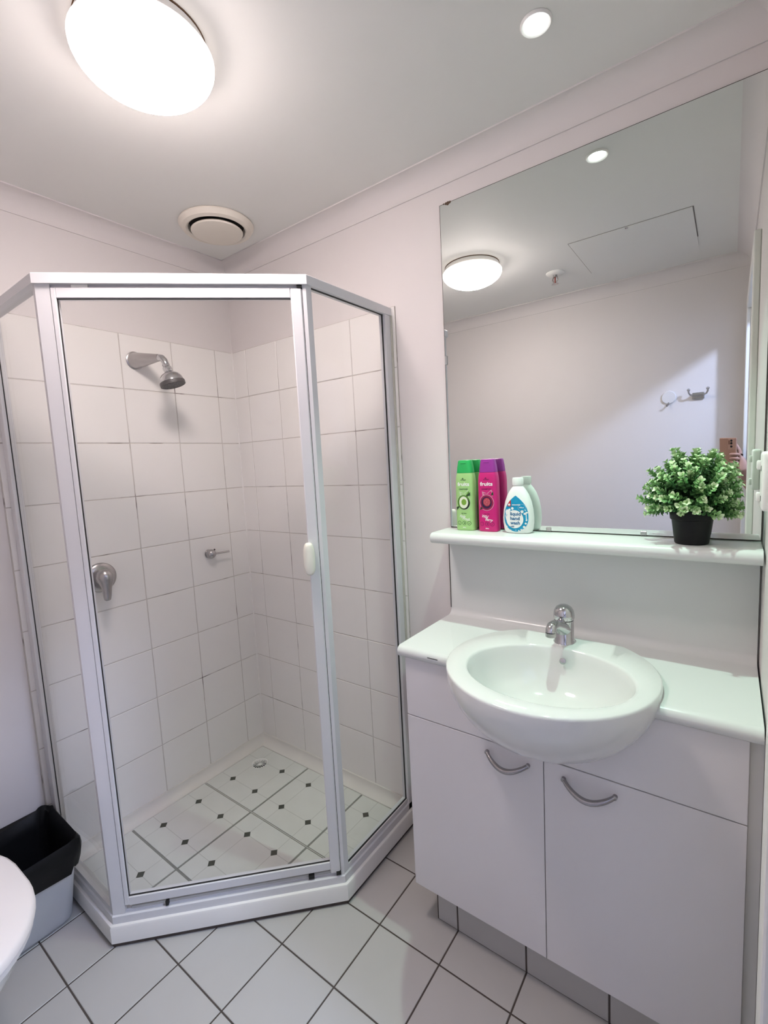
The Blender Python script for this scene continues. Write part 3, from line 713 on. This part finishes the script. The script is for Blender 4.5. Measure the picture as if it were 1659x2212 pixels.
def squircle(a, b, n, k, N):
    t = 2 * math.pi * k / N; c, s = math.cos(t), math.sin(t)
    return a * math.copysign(abs(c) ** (2 / n), c), b * math.copysign(abs(s) ** (2 / n), s)
WHITEP = mat('white_print', (.85, .87, .84), .45, noise=.02)
def fruit_bottle(name, label, O, body_c, cap_c, dark, title2, variety, fruit):
    t = thing(name, label, 'bottle', O)
    bm_ = mat(name + '_plastic', body_c, .28, noise=.03, nscale=12); cm_ = mat(name + '_cap_plastic', cap_c, .3, noise=.04, nscale=12)
    dk = mat(name + '_dark_print', dark, .45, noise=.05)
    # half width, half depth, z
    P = [(.0275, .0165, .0), (.0300, .0185, .002), (.0305, .019, .006), (.0305, .019, .05), (.0303, .019, .11), (.0300, .0185, .150), (.0288, .0178, .166), (.0268, .0168, .176), (.0262, .0163, .178)]
    N = 48; NN = 4.0
    def dims(z):
        for (a0, b0, z0), (a1, b1, z1) in zip(P, P[1:]):
            if z0 <= z <= z1:
                k = (z - z0) / (z1 - z0); return a0 + (a1 - a0) * k, b0 + (b1 - b0) * k
        return P[-1][:2]
    rings = [[Vector((O[0] + x, O[1] + y, O[2] + z)) for x, y in [squircle(a, b, NN, k, N) for k in range(N)]] for a, b, z in P]
    bm = bmesh.new(); add_rings(bm, rings); part('body', bm, bm_, t, smooth=40)
    C = [(.0266, .0167, .1785), (.0266, .0167, .181), (.0245, .0158, .198), (.0215, .0145, .213), (.0205, .0138, .2165), (.017, .0115, .2178)]
    bm = bmesh.new(); add_rings(bm, [[Vector((O[0] + x, O[1] + y, O[2] + z)) for x, y in [squircle(a, b, 3.4, k, N) for k in range(N)]] for a, b, z in C]); part('cap', bm, cm_, t, smooth=40)
    part('cap_lip', box((O[0] - .009, O[1] - .0165, O[2] + .2070), (O[0] + .009, O[1] - .0125, O[2] + .2105), .001, 1), cm_, t)
    def fy(x, z):
        a, b = dims(z); return -b * max(0.02, 1 - min(.999, abs(x / a)) ** NN) ** (1 / NN)
    dc = lambda n, g, m_, l=.0004: decal(n, g, m_, t, fy, l, O)
    dc('brand_word', [shift(text_rows('fruits', .0155, .040), 0, .1390)], WHITEP)
    dc('maker_mark', [shift(text_rows('urban', .0065, .018), 0, .1555), poly2([(-.006, .1600), (-.001, .1640), (.002, .1605), (-.001, .1595)])], dk)
    dc('product_word', [shift(text_rows(title2, .0062, .030), 0, .1265)], dk)
    cz = .088
    dc('picture_outline', [disc2(0, cz, .0230, .0245), poly2([(-.012, cz + .02), (-.014, cz + .034), (.002, cz + .028), (.016, cz + .039), (.022, cz + .026), (.016, cz + .014)])], mat(name + '_halo_print', [min(.9, c * .6 + .3) for c in body_c], .45, noise=.03), .0003)
    if fruit == 'apple':
        dc('picture_skin', [disc2(0, cz, .0215, .0230), poly2([(.006, cz + .018), (.018, cz + .036), (.020, cz + .024), (.012, cz + .016)])], mat('apple_green_print', (.10, .26, .03), .4, noise=.3, nscale=60), .0006)
        dc('picture_shade', [disc2(.003, cz - .003, .0165, .0185)], mat('apple_dark_print', (.012, .02, .01), .4, noise=.2), .0009)
        dc('picture_flesh', [disc2(0, cz, .0150, .0185), ], mat('apple_flesh_print', (.80, .86, .66), .4, noise=.05), .0012)
        dc('picture_core', [disc2(.001, cz + .001, .0085, .0095)], mat('apple_core_print', (.22, .42, .05), .4, noise=.3, nscale=90), .0015)
        LP = mat('leaf_dark_print', (.02, .06, .02), .4, noise=.2)
        dc('leaf_print', [poly2([(-.024, cz - .024), (-.014, cz - .014), (-.020, cz - .012), (-.026, cz - .016)])], LP, .0015); dc('leaf_print', [poly2([(.008, cz + .020), (.022, cz + .032), (.022, cz + .021)])], LP, .0015)
    else:
        dc('picture_skin', [disc2(0, cz, .0212, .0228)], mat('berry_skin_print', (.30, .01, .07), .4, noise=.3, nscale=60), .0006)
        dc('picture_shade', [disc2(0, cz, .0165, .0180)], mat('berry_dark_print', (.03, .006, .05), .4, noise=.2), .0009)
        dc('picture_flesh', [disc2(.001, cz + .002, .0118, .0128)], mat('berry_flesh_print', (.42, .02, .06), .4, noise=.3, nscale=100), .0012)
        seeds = []
        for r_, n_ in ((.002, 3), (.0058, 8), (.0092, 12)):
            for k in range(n_): seeds.append(disc2(.001 + r_ * math.cos(2 * math.pi * k / n_), cz + .002 + r_ * math.sin(2 * math.pi * k / n_), .0011, .0014, 6))
        dc('picture_seeds', seeds, mat('berry_seed_print', (.80, .30, .32), .4, noise=.1), .0015)
        LP = mat('leaf_dark_print', (.02, .06, .02), .4, noise=.2)
        dc('leaf_print', [poly2([(-.023, cz - .023), (-.012, cz - .018), (-.018, cz - .012)])], LP, .0015); dc('leaf_print', [poly2([(.014, cz + .024), (.021, cz + .034), (.022, cz + .022)])], LP, .0015)
    dc('care_word', [shift(text_rows(variety[2], .0042, .018), 0, .0525)], dk)
    dc('variety_words', [shift(rot(text_rows(variety[0], .0130, .020, .012, .35), -.18), -.006, .0415), shift(rot(text_rows(variety[1], .0130, .024, .012, .35), -.18), .006, .0325)], WHITEP)
    ic = []
    for k in (-1, 0, 1):
        ic.append(ring2(.0165 * k, .0235, .0052, .0064, 18))
    ic += [poly2([(-.0195, .0235), (-.0165, .0210), (-.0135, .0262), (-.0165, .0225)]), disc2(.001, .0235, .0022, .0022, 8), poly2([(.0135, .0240), (.0160, .0210), (.0205, .0270), (.0162, .0230)])]
    dc('badge_icons', ic, dk)
    dc('volume_word', [shift(text_rows('400mL', .0045, .011), 0, .0085)], WHITEP)
    return t
BY = -.0305
fruit_bottle('conditioner_bottle', 'lime green conditioner bottle with darker green cap, leftmost on the shelf', (1.1475, BY, SZ), (.36, .62, .23), (.02, .42, .10), (.015, .09, .02), 'CONDITIONER', ('Apple', 'Fresh', 'NATURAL'), 'apple')
fruit_bottle('shampoo_bottle', 'magenta shampoo bottle with purple cap and white fruits lettering', (1.2235, BY - .001, SZ), (.60, .012, .18), (.32, .03, .30), (.14, .004, .06), 'SHAMPOO', ('Wild', 'Berry', 'OILY HAIR'), 'berry')

# hand wash refill
O = Vector((1.3150, -.0345, SZ))
t_ = thing('hand_wash_bottle', 'white drop-shaped hand wash refill bottle with blue label', 'bottle', O)
BW = mat('white_bottle_plastic', (.84, .87, .84), .3, noise=.01)
P = [(.034, .019, .0), (.0385, .0225, .003), (.0415, .024, .010), (.0445, .0245, .030), (.0447, .0245, .045), (.0425, .024, .068), (.0375, .0228, .092), (.030, .0205, .112), (.0225, .018, .1255), (.0160, .0155, .1335), (.0132, .0132, .1370), (.0128, .0128, .139)]
N = 48
def fyh(x, z):
    for (a0, b0, z0), (a1, b1, z1) in zip(P, P[1:]):
        if z0 <= z <= z1:
            k = (z - z0) / (z1 - z0); a = a0 + (a1 - a0) * k; b = b0 + (b1 - b0) * k; break
    else: a, b = P[-1][:2]
    return -b * max(.02, 1 - min(.999, abs(x / a)) ** 2.5) ** (1 / 2.5)
bm = bmesh.new(); add_rings(bm, [[O + Vector((x, y, z)) for x, y in [squircle(a, b, 2.5 if z < .12 else 2.0, k, N) for k in range(N)]] for a, b, z in P]); part('body', bm, BW, t_, smooth=45)
part('cap', lathe([(.0150, .1385), (.0155, .140), (.0152, .159), (.0142, .1605), (.001, .1607)], O, n=28), BW, t_, smooth=35)
bm = bmesh.new()
for k in range(28):
    a = 2 * math.pi * k / 28; u = Vector((math.cos(a), math.sin(a), 0)); add_tube(bm, [O + u * .0153 + Vector((0, 0, .1405)), O + u * .0151 + Vector((0, 0, .1575))], .0006, 5)
part('cap_ribs', bm, BW, t_)
dh = lambda n, g, m_, l: decal(n, g, m_, t_, fyh, l, O, 1.0)
BLUE = mat('teal_blue_print', (.0, .30, .52), .4, noise=.03); DBLUE = mat('deep_blue_print', (.0, .13, .30), .4, noise=.03); RED = mat('red_print', (.55, .015, .02), .4, noise=.03)
drop = []
for k in range(40):
    a = 2 * math.pi * k / 40; x = .0355 * math.sin(a); z = .044 - .038 * math.cos(a)
    if z > .044:
        q = (z - .044) / .038; z = .044 + .066 * q; x = .0355 * math.copysign(1, math.sin(a)) * (1 - q ** 2.6) if math.sin(a) else 0
    drop.append((x, z))
dv = [(0, .050)] + drop
dh('label', [(dv, [(0, 1 + k, 1 + (k + 1) % 40) for k in range(40)])], BLUE, .0005)
bub = [disc2(-.003, .042, .0255, .0262, 36), disc2(-.024, .062, .0075), disc2(-.018, .069, .0035), disc2(-.009, .073, .0040), disc2(.019, .064, .0042), disc2(.026, .058, .0030), disc2(.0315, .061, .0026), disc2(.0285, .030, .0028), disc2(.024, .020, .0035), disc2(.016, .012, .0024), disc2(.009, .009, .002), disc2(-.028, .046, .003), disc2(-.030, .050, .002), disc2(.031, .040, .002), disc2(-.027, .020, .002), disc2(-.015, .0095, .0018), disc2(.021, .013, .0018)]
dh('label_bubbles', bub, WHITEP, .0010)
dh('label_words', [shift(text_rows('liquid', .0135, .031), 0, .0530), shift(text_rows('hand', .0135, .028), -.0015, .0400), shift(text_rows('wash', .0135, .0285), -.0012, .0270), shift(text_rows('refill', .006, .011), -.010, .0190)], DBLUE, .0015)
dh('brand_flag', [poly2([(-.0245, .0790), (-.0232, .0860), (-.0190, .0925), (-.0140, .0985), (-.0135, .0790)])], RED, .0011)
dh('brand_mark', [disc2(-.0187, .0835, .0036, .0029, 14), poly2([(-.0200, .0858), (-.0187, .0890), (-.0174, .0858)]), shift(text_rows('essentials.', .0058, .0250), .0025, .0820)], WHITEP, .0015)
dh('volume_note', [ring2(.018, .0755, .0098, .0101, 22), shift(text_rows('500mL', .004, .013), .018, .0745)], WHITEP, .0015)

# ================================================================== POTTED PLANT
O = Vector((1.739, -.066, SZ))
pl = thing('potted_plant', 'small artificial boxwood plant in a black pot on the shelf', 'plant', O)
part('pot', lathe([(.031, 0), (.0335, .001), (.0345, .004), (.0405, .056), (.0435, .058), (.0455, .0775), (.0450, .079), (.0425, .079), (.041, .066), (.001, .066)], O, n=40), POT, pl, smooth=40)
part('soil', lathe([(.0415, .066), (.0415, .070), (.001, .072)], O, n=24), mat('dark_foam_soil', (.02, .018, .014), .9, noise=.3, nscale=80, bump=.5, bscale=120), pl)
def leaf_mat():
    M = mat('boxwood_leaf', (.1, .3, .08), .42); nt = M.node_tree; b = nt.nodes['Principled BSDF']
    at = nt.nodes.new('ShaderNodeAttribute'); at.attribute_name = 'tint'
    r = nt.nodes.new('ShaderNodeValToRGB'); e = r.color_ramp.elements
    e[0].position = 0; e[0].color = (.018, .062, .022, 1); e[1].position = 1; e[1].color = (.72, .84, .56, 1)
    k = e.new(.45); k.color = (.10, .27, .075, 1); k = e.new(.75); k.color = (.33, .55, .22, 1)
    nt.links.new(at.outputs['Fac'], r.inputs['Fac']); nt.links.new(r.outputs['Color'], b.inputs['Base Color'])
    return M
LEAF = leaf_mat(); STEM = mat('green_stem', (.03, .10, .03), .6, noise=.2)
def sprig_mesh(seed):
    rnd = random.Random(seed); vs, fs, tint, mi = [], [], [], []
    Ls = .050
    def leaf(base, d, nrm, ln, wd, tn):
        s = d.cross(nrm).normalized(); i0 = len(vs)
        pr = [(0, .12, 0), (.35, .85, .10), (.70, 1.0, .12), (.93, .55, .05)]
        for q, w, c in pr:
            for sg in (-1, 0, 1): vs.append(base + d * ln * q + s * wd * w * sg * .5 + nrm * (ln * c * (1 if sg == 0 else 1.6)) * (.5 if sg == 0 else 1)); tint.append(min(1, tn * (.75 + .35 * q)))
        vs.append(base + d * ln); tint.append(min(1, tn * 1.1))
        for r_ in range(3):
            for c in range(2):
                a = i0 + r_ * 3 + c; fs.append((a, a + 1, a + 4, a + 3)); mi.append(0)
        a = i0 + 9; fs.append((a, a + 1, i0 + 12)); fs.append((a + 1, a + 2, i0 + 12)); mi.extend((0, 0))
    N_ = 6
    for w in range(N_):
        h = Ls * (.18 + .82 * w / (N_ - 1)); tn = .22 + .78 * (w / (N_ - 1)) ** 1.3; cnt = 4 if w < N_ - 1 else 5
        for k in range(cnt):
            a = 2 * math.pi * (k / cnt) + w * 1.1 + rnd.uniform(-.3, .3); el = rnd.uniform(.15, .6) + .45 * (w / (N_ - 1))
            d = Vector((math.cos(a) * math.cos(el), math.sin(a) * math.cos(el), math.sin(el))); n = Vector((-math.cos(a) * math.sin(el), -math.sin(a) * math.sin(el), math.cos(el)))
            ln = rnd.uniform(.0105, .0150) * (1 - .15 * (w == N_ - 1))
            leaf(Vector((0, 0, h)), d, n, ln, ln * .62, tn * rnd.uniform(.7, 1.15))
    i0 = len(vs)
    for z in (-.03, Ls):
        for k in range(4): vs.append(Vector((.0009 * math.cos(k * 1.57), .0009 * math.sin(k * 1.57), z))); tint.append(.1)
    for k in range(4): fs.append((i0 + k, i0 + (k + 1) % 4, i0 + 4 + (k + 1) % 4, i0 + 4 + k)); mi.append(1)
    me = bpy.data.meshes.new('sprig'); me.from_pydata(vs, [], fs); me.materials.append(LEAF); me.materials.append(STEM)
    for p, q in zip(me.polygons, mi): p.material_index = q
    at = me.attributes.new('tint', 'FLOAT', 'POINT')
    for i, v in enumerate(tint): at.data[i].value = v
    return me
SPR = [sprig_mesh(s) for s in range(5)]
rnd = random.Random(3); ctr = O + Vector((0, 0, .099)); n_s = 0
NS = 120
for i in range(NS):
    ph = i * 2.399963; cz = 1 - 1.42 * (i + .5) / NS
    sr = math.sqrt(max(0, 1 - cz * cz)); d = Vector((sr * math.cos(ph), sr * math.sin(ph), cz)) + Vector((rnd.uniform(-.13, .13) for _ in range(3)))
    d.normalize()
    rx = .098 if d.x < 0 else .088; rad = Vector((rx * d.x, .066 * d.y * (.9 if d.y > 0 else 1.22), .112 * d.z if d.z > 0 else .07 * d.z)) * rnd.uniform(.86, 1.06)
    tip = ctr + rad
    dd = (rad.normalized() * .8 + d * .3 + Vector((0, 0, .18))).normalized(); base = tip - dd * .050
    sc = rnd.uniform(.85, 1.12)
    if tip.y > -.008: tip.y = -.008; base = tip - dd * .05
    if base.y + dd.y * .06 > -.012 or tip.y > -.016:
        q = max(base.y + dd.y * .062 * sc + .014, tip.y + .018); base.y -= max(0, q)
    if base.x + dd.x * .06 > XR - .015: base.x = XR - .015 - dd.x * .06
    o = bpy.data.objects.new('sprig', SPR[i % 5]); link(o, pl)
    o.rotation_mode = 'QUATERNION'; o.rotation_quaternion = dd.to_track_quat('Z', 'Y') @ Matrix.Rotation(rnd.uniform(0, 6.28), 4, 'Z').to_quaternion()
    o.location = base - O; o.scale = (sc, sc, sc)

# ================================================================== FRONT WALL HOOKS
O = Vector((1.543, YF, 1.618))
t_ = thing('stick_on_hook', 'round white stick-on wall hook with small metal peg', 'hook', O)
part('pad', lathe([(.034, 0), (.034, .004), (.030, .008), (.001, .009)], O, (0, 1, 0), 32), mat('off_white_pad', (.72, .70, .70), .45, noise=.02), t_, smooth=40)
part('peg', tube([O + Vector((0, .006, -.026)), O + Vector((-.003, .014, -.040)), O + Vector((-.006, .022, -.045)), O + Vector((-.007, .026, -.038))], .0035, 8), DULLCH, t_, smooth=60)
O = Vector((1.671, YF, 1.612))
t_ = thing('robe_hook', 'chrome double robe hook with two upturned arms', 'hook', O)
part('mount', box(O + Vector((-.026, 0, -.016)), O + Vector((.026, .012, .016)), .003, 2), CHROME, t_)
part('bar', box(O + Vector((-.030, .012, -.002)), O + Vector((.030, .024, .010)), .003, 2), CHROME, t_)
for s in (-1, 1):
    part('arm', tube([O + Vector((.022 * s, .018, .004)), O + Vector((.034 * s, .030, .006)), O + Vector((.039 * s, .036, .016)), O + Vector((.040 * s, .038, .026))], .0045, 10), CHROME, t_, smooth=60)
    part('knob', lathe([(.003, -.008), (.0075, -.003), (.0078, .002), (.004, .006)], O + Vector((.040 * s, .038, .030)), n=14), CHROME, t_, smooth=60)

# ================================================================== BIN
def rrect(cx, cy, hx, hy, r, z, n=6, jit=0, rnd=None):
    out = []
    for qx, qy, a0 in ((1, 1, 0), (-1, 1, 90), (-1, -1, 180), (1, -1, 270)):
        for k in range(n):
            a = math.radians(a0 + 90 * k / (n - 1)); out.append(Vector((cx + qx * (hx - r) + r * math.cos(a), cy + qy * (hy - r) + r * math.sin(a), z)))
    return out
O = Vector((.115, -.985, 0))
t_ = thing('waste_bin', 'pale plastic waste bin with black liner between toilet and shower', 'bin', O)
def brect(z, g=0.0, top=False):
    k = z / .285
    x0_, x1_ = .018 - g - .006 * k, .190 + .075 * k + g; ya, yb = -1.075 - .010 * k - g, -.900 + .012 * k + g
    return (x0_ + x1_) / 2, (ya + yb) / 2, (x1_ - x0_) / 2, (yb - ya) / 2
rings = [rrect(*brect(z, g), .035, z) for z, g in ((0, -.006), (.004, -.001), (.01, 0), (.15, 0), (.262, 0), (.266, .004), (.274, .004), (.274, -.004), (.02, -.006))]
bm = bmesh.new(); add_rings(bm, rings); part('bucket', bm, BINP, t_, smooth=40)
rnd = random.Random(11)
def brow(z, g, j, seed):
    r_ = random.Random(seed); c = brect(min(z, .285), g); pts = rrect(c[0], c[1], c[2], c[3], .035, z, 7)
    for p in pts:
        q = r_.uniform(-j, j); p.z += q * 1.4; dx = Vector((p.x - c[0], p.y - c[1], 0)).normalized(); p += dx * r_.uniform(-j, j) * .5
        p.x = max(p.x, .004)
    return pts
rings = [brow(.200, .009, .010, 1), brow(.225, .012, .004, 2), brow(.262, .013, .003, 3), brow(.286, .010, .005, 4), brow(.297, .003, .005, 5), brow(.287, -.006, .004, 6), brow(.24, -.012, .003, 7), brow(.10, -.02, .004, 8), brow(.03, -.03, .003, 9)]
bm = bmesh.new(); add_rings(bm, rings, cap=False); bm.verts.ensure_lookup_table(); bm.faces.new(bm.verts[-28:])
part('liner', bm, BAG, t_, smooth=50, label='black plastic bin liner folded over the rim')

# ================================================================== TOILET
O = Vector((.36, -1.25, 0)); TY = -1.25
t_ = thing('toilet', 'white toilet with closed lid in the lower left corner', 'toilet', O)
def oval(x_back, x_front, hw, z, n=48, wb=.80):
    out = []; L = x_front - x_back; xm = x_back + L * .56
    for k in range(n):
        a = 2 * math.pi * k / n; c, s = math.cos(a), math.sin(a)
        if c >= 0: x = xm + (x_front - xm) * c; y = hw * s
        else: x = xm + (xm - x_back) * math.copysign(abs(c) ** .55, c); y = hw * math.copysign(abs(s) ** .8, s) * (1 - (1 - wb) * abs(c) ** 2)
        out.append(Vector((x, TY + y, z)))
    return out
pan = [oval(.10, .50, .100, 0), oval(.10, .50, .102, .02), oval(.10, .50, .098, .10), oval(.10, .535, .112, .18), oval(.10, .60, .148, .26), oval(.10, .655, .170, .32), oval(.10, .669, .178, .355), oval(.10, .670, .179, .366), oval(.12, .65, .165, .368)]
bm = bmesh.new(); add_rings(bm, pan); part('pan', bm, CERAM, t_, smooth=50)
SEATM = mat('toilet_seat_plastic', (.86, .82, .80), .3, noise=.01)
bm = bmesh.new(); add_rings(bm, [oval(.19, .676, .179, .369), oval(.19, .683, .186, .373), oval(.19, .683, .186, .383), oval(.19, .678, .181, .386)]); part('seat', bm, SEATM, t_, smooth=50)
bm = bmesh.new(); add_rings(bm, [oval(.195, .683, .185, .3875), oval(.19, .688, .190, .391), oval(.19, .687, .189, .402), oval(.195, .680, .182, .408), oval(.22, .60, .13, .4115), oval(.30, .45, .05, .4125)]); part('lid', bm, SEATM, t_, smooth=50)
part('cistern', box((.0, TY - .185, .40), (.165, TY + .165, .78), .02, 3), CERAM, t_, smooth=40)
part('cistern_lid', box((.0, TY - .19, .78), (.172, TY + .17, .81), .008, 2), CERAM, t_, smooth=40)
part('flush_button', lathe([(.022, 0), (.022, .004), (.018, .006)], (.085, TY, .81), n=20), CHROME, t_, smooth=40)
part('hinge', tube([(.185, TY - .07, .392), (.185, TY + .07, .392)], .010, 10), SEATM, t_)
part('pan_link', box((.0, TY - .09, .10), (.12, TY + .09, .402), .015, 2), CERAM, t_, smooth=40)

# ================================================================== PHONE AND PHOTOGRAPHER (seen in the mirror)
def cl(x, y, z): return CAM + RIGHT * x - DOWN * y + FWD * z       # around the phone: right, up, forward
O = cl(-.02, -.13, -.008)
t_ = thing('smartphone', 'copper coloured smartphone held up to take the photo', 'phone', O)
def pbox(a, b, bev=.002):
    bm = box(a, b, bev, 2)
    for v in bm.verts: v.co = cl(*v.co)
    return bm
part('case', pbox((-.058, -.135, -.0125), (.0200, .0275, -.0045), .003), mat('copper_back', (.42, .24, .17), .35, metal=.3, noise=.04), t_)
part('screen', pbox((-.056, -.133, -.0128), (.018, .0255, -.0124), 0), mat('dark_screen', (.02, .02, .025), .1, noise=.1), t_)
part('camera_bump', pbox((-.0155, -.026, -.0046), (.0150, .0235, -.0032), .001), mat('copper_bump', (.46, .28, .21), .35, metal=.3, noise=.04), t_)
LENSM = mat('lens_black', (.006, .006, .008), .08, noise=.1)
for y in (.015, .003, -.012):
    bm = lathe([(.0052, 0), (.0052, .0010), (.004, .0013)], (0, 0, 0), (0, 0, 1), 18)
    for v in bm.verts: v.co = cl(v.co.x + .0, v.co.y + y, v.co.z - .0034)
    part('lens', bm, LENSM, t_)
part('flash_strip', pbox((-.0125, -.002, -.0033), (-.0085, .016, -.0028), 0), mat('flash_window', (.10, .03, .02), .2, noise=.1), t_)

def skin_mesh(name, verts, edges, radii, root, levels=1):
    me = bpy.data.meshes.new(name); me.from_pydata([Vector(v) for v in verts], edges, [])
    o = bpy.data.objects.new(name, me); COL.objects.link(o)
    md = o.modifiers.new('skin', 'SKIN'); md.use_smooth_shade = True
    bm = bmesh.new(); bm.from_mesh(me); ly = bm.verts.layers.skin.verify(); bm.verts.ensure_lookup_table()
    for i, v in enumerate(bm.verts): v[ly].radius = (radii[i], radii[i]) if not isinstance(radii[i], tuple) else radii[i]; v[ly].use_root = (i == root)
    bm.to_mesh(me); bm.free()
    sb = o.modifiers.new('sub', 'SUBSURF'); sb.levels = levels; sb.render_levels = levels
    dg = bpy.context.evaluated_depsgraph_get(); new = bpy.data.meshes.new_from_object(o.evaluated_get(dg)); bpy.data.objects.remove(o)
    for p in new.polygons: p.use_smooth = True
    return new
# the holding hand wraps the right-hand edge of the phone, forearm and sleeve go down and out through the doorway
palm = cl(.030, -.085, -.020); wr = Vector((1.872, -1.395, 1.185)); elb = Vector((2.02, -1.33, 1.02)); sh = Vector((2.19, -1.20, 1.33))
V = [Vector((2.24, -1.02, .93)), Vector((2.25, -1.02, 1.12)), Vector((2.25, -1.04, 1.32)), Vector((2.25, -1.04, 1.42)), Vector((2.245, -1.05, 1.47)), Vector((2.23, -1.07, 1.555)), Vector((2.225, -1.075, 1.64)),
     sh, elb, wr, palm + Vector((.010, 0, -.03)), palm,
     Vector((2.29, -.88, 1.33)), Vector((2.33, -.82, 1.06)), Vector((2.30, -.86, .84)), Vector((2.30, -.87, .76)),
     Vector((2.20, -1.10, .86)), Vector((2.20, -1.12, .47)), Vector((2.22, -1.12, .08)), Vector((2.13, -1.17, .035)),
     Vector((2.28, -.94, .86)), Vector((2.29, -.92, .47)), Vector((2.30, -.92, .08)), Vector((2.21, -.97, .035))]
Ed = [(0, 1), (1, 2), (2, 3), (3, 4), (4, 5), (5, 6), (2, 7), (7, 8), (8, 9), (9, 10), (10, 11), (2, 12), (12, 13), (13, 14), (14, 15), (0, 16), (16, 17), (17, 18), (18, 19), (0, 20), (20, 21), (21, 22), (22, 23)]
Rd = [.13, .12, .13, .065, .05, .085, .075, .058, .045, .027, .030, .030, .058, .042, .028, .030, .085, .058, .042, .035, .085, .058, .042, .035]
# fingers: four curl round the far long edge from behind, thumb along the near edge
base = palm
fing = []
for k in range(4):
    y = -.050 - .019 * k
    fing.append([cl(.026, y - .01, -.021), cl(.0275, y, -.012), cl(.0255, y + .003, -.0005), cl(.010 - .002 * (k == 3), y + .004, .0035), cl(-.004 + .006 * (k == 3), y + .002, .0035)])
th = [cl(.024, -.060, -.026), cl(.022, -.035, -.024), cl(.010, -.012, -.021), cl(.002, .002, -.0205)]
for chain, r in [(c, .0082) for c in fing] + [(th, .0095)]:
    i0 = len(V)
    for q, p in enumerate(chain): V.append(p); Rd.append(r * (1 - .07 * q))
    Ed.append((11, i0)); Ed += [(i0 + q, i0 + q + 1) for q in range(len(chain) - 1)]
pm = skin_mesh('body', V, Ed, Rd, 0, 2)
SKIN = mat('skin', (.42, .24, .18), .5, noise=.05, sss=.05); CLOTH = mat('dark_plum_knit', (.055, .035, .05), .85, noise=.3, nscale=90); TROU = mat('dark_trousers', (.03, .03, .04), .85, noise=.3, nscale=90); SHOE = mat('grey_shoe', (.12, .12, .12), .6, noise=.2)
for k in (SKIN, CLOTH, TROU, SHOE): pm.materials.append(k)
for p in pm.polygons:
    c = p.center
    if c.z < .09: p.material_index = 3
    elif c.z < .92 and not (c.z > .70 and c.y > -.90 and (c - Vector((2.30, -.865, .80))).length < .10): p.material_index = 2
    elif c.z > 1.435 or (c.x < 1.878 and c.y < -1.3) or (c - Vector((2.30, -.865, .78))).length < .055: p.material_index = 0
    else: p.material_index = 1
pr = thing('person', 'person in a dark top reaching through the doorway to hold the phone', 'person', (2.24, -1.02, 0))
bo = bpy.data.objects.new('body', pm); link(bo, pr); bo.location = -OFF[pr]; OFF[bo] = Vector((0, 0, 0))
HD = Vector((2.225, -1.078, 1.60))
bm = bmesh.new(); bmesh.ops.create_uvsphere(bm, u_segments=24, v_segments=16, radius=1)
for v in bm.verts:
    c = v.co.copy(); f = Vector((-.62, -.2, 0)).normalized(); q = c.dot(f)
    if q > .35 and c.z < .55: c -= f * (q - .35) * 1.0
    v.co = HD + Vector((c.x * .098, c.y * .09, c.z * .115 + .022))
part('hair', bm, mat('dark_hair', (.02, .015, .012), .6, noise=.3, nscale=80), pr, smooth=60)
fdir = Vector((-.62, -.2, 0)).normalized(); fs = Vector((-fdir.y, fdir.x, 0))
for s in (-1, 1):
    part('eye', lathe([(.009, 0), (.006, .003), (.001, .004)], HD + fdir * .079 + fs * .030 * s + Vector((0, 0, .005)), fdir, 10), mat('eye_white', (.5, .48, .46), .2, noise=.1), pr)
    part('ear', lathe([(.008, -.006), (.022, 0), (.016, .008)], HD + fs * .088 * s, fs * s, 12), SKIN, pr)
part('nose', tube([HD + fdir * .078 + Vector((0, 0, .01)), HD + fdir * .094 + Vector((0, 0, -.02)), HD + fdir * .082 + Vector((0, 0, -.03))], [.006, .012, .007], 8), SKIN, pr, smooth=60)
part('mouth', tube([HD + fdir * .076 - fs * .020 + Vector((0, 0, -.05)), HD + fdir * .082 + Vector((0, 0, -.05)), HD + fdir * .076 + fs * .020 + Vector((0, 0, -.05))], [.003, .006, .003], 8), mat('lips', (.35, .14, .12), .4, noise=.1), pr, smooth=60)
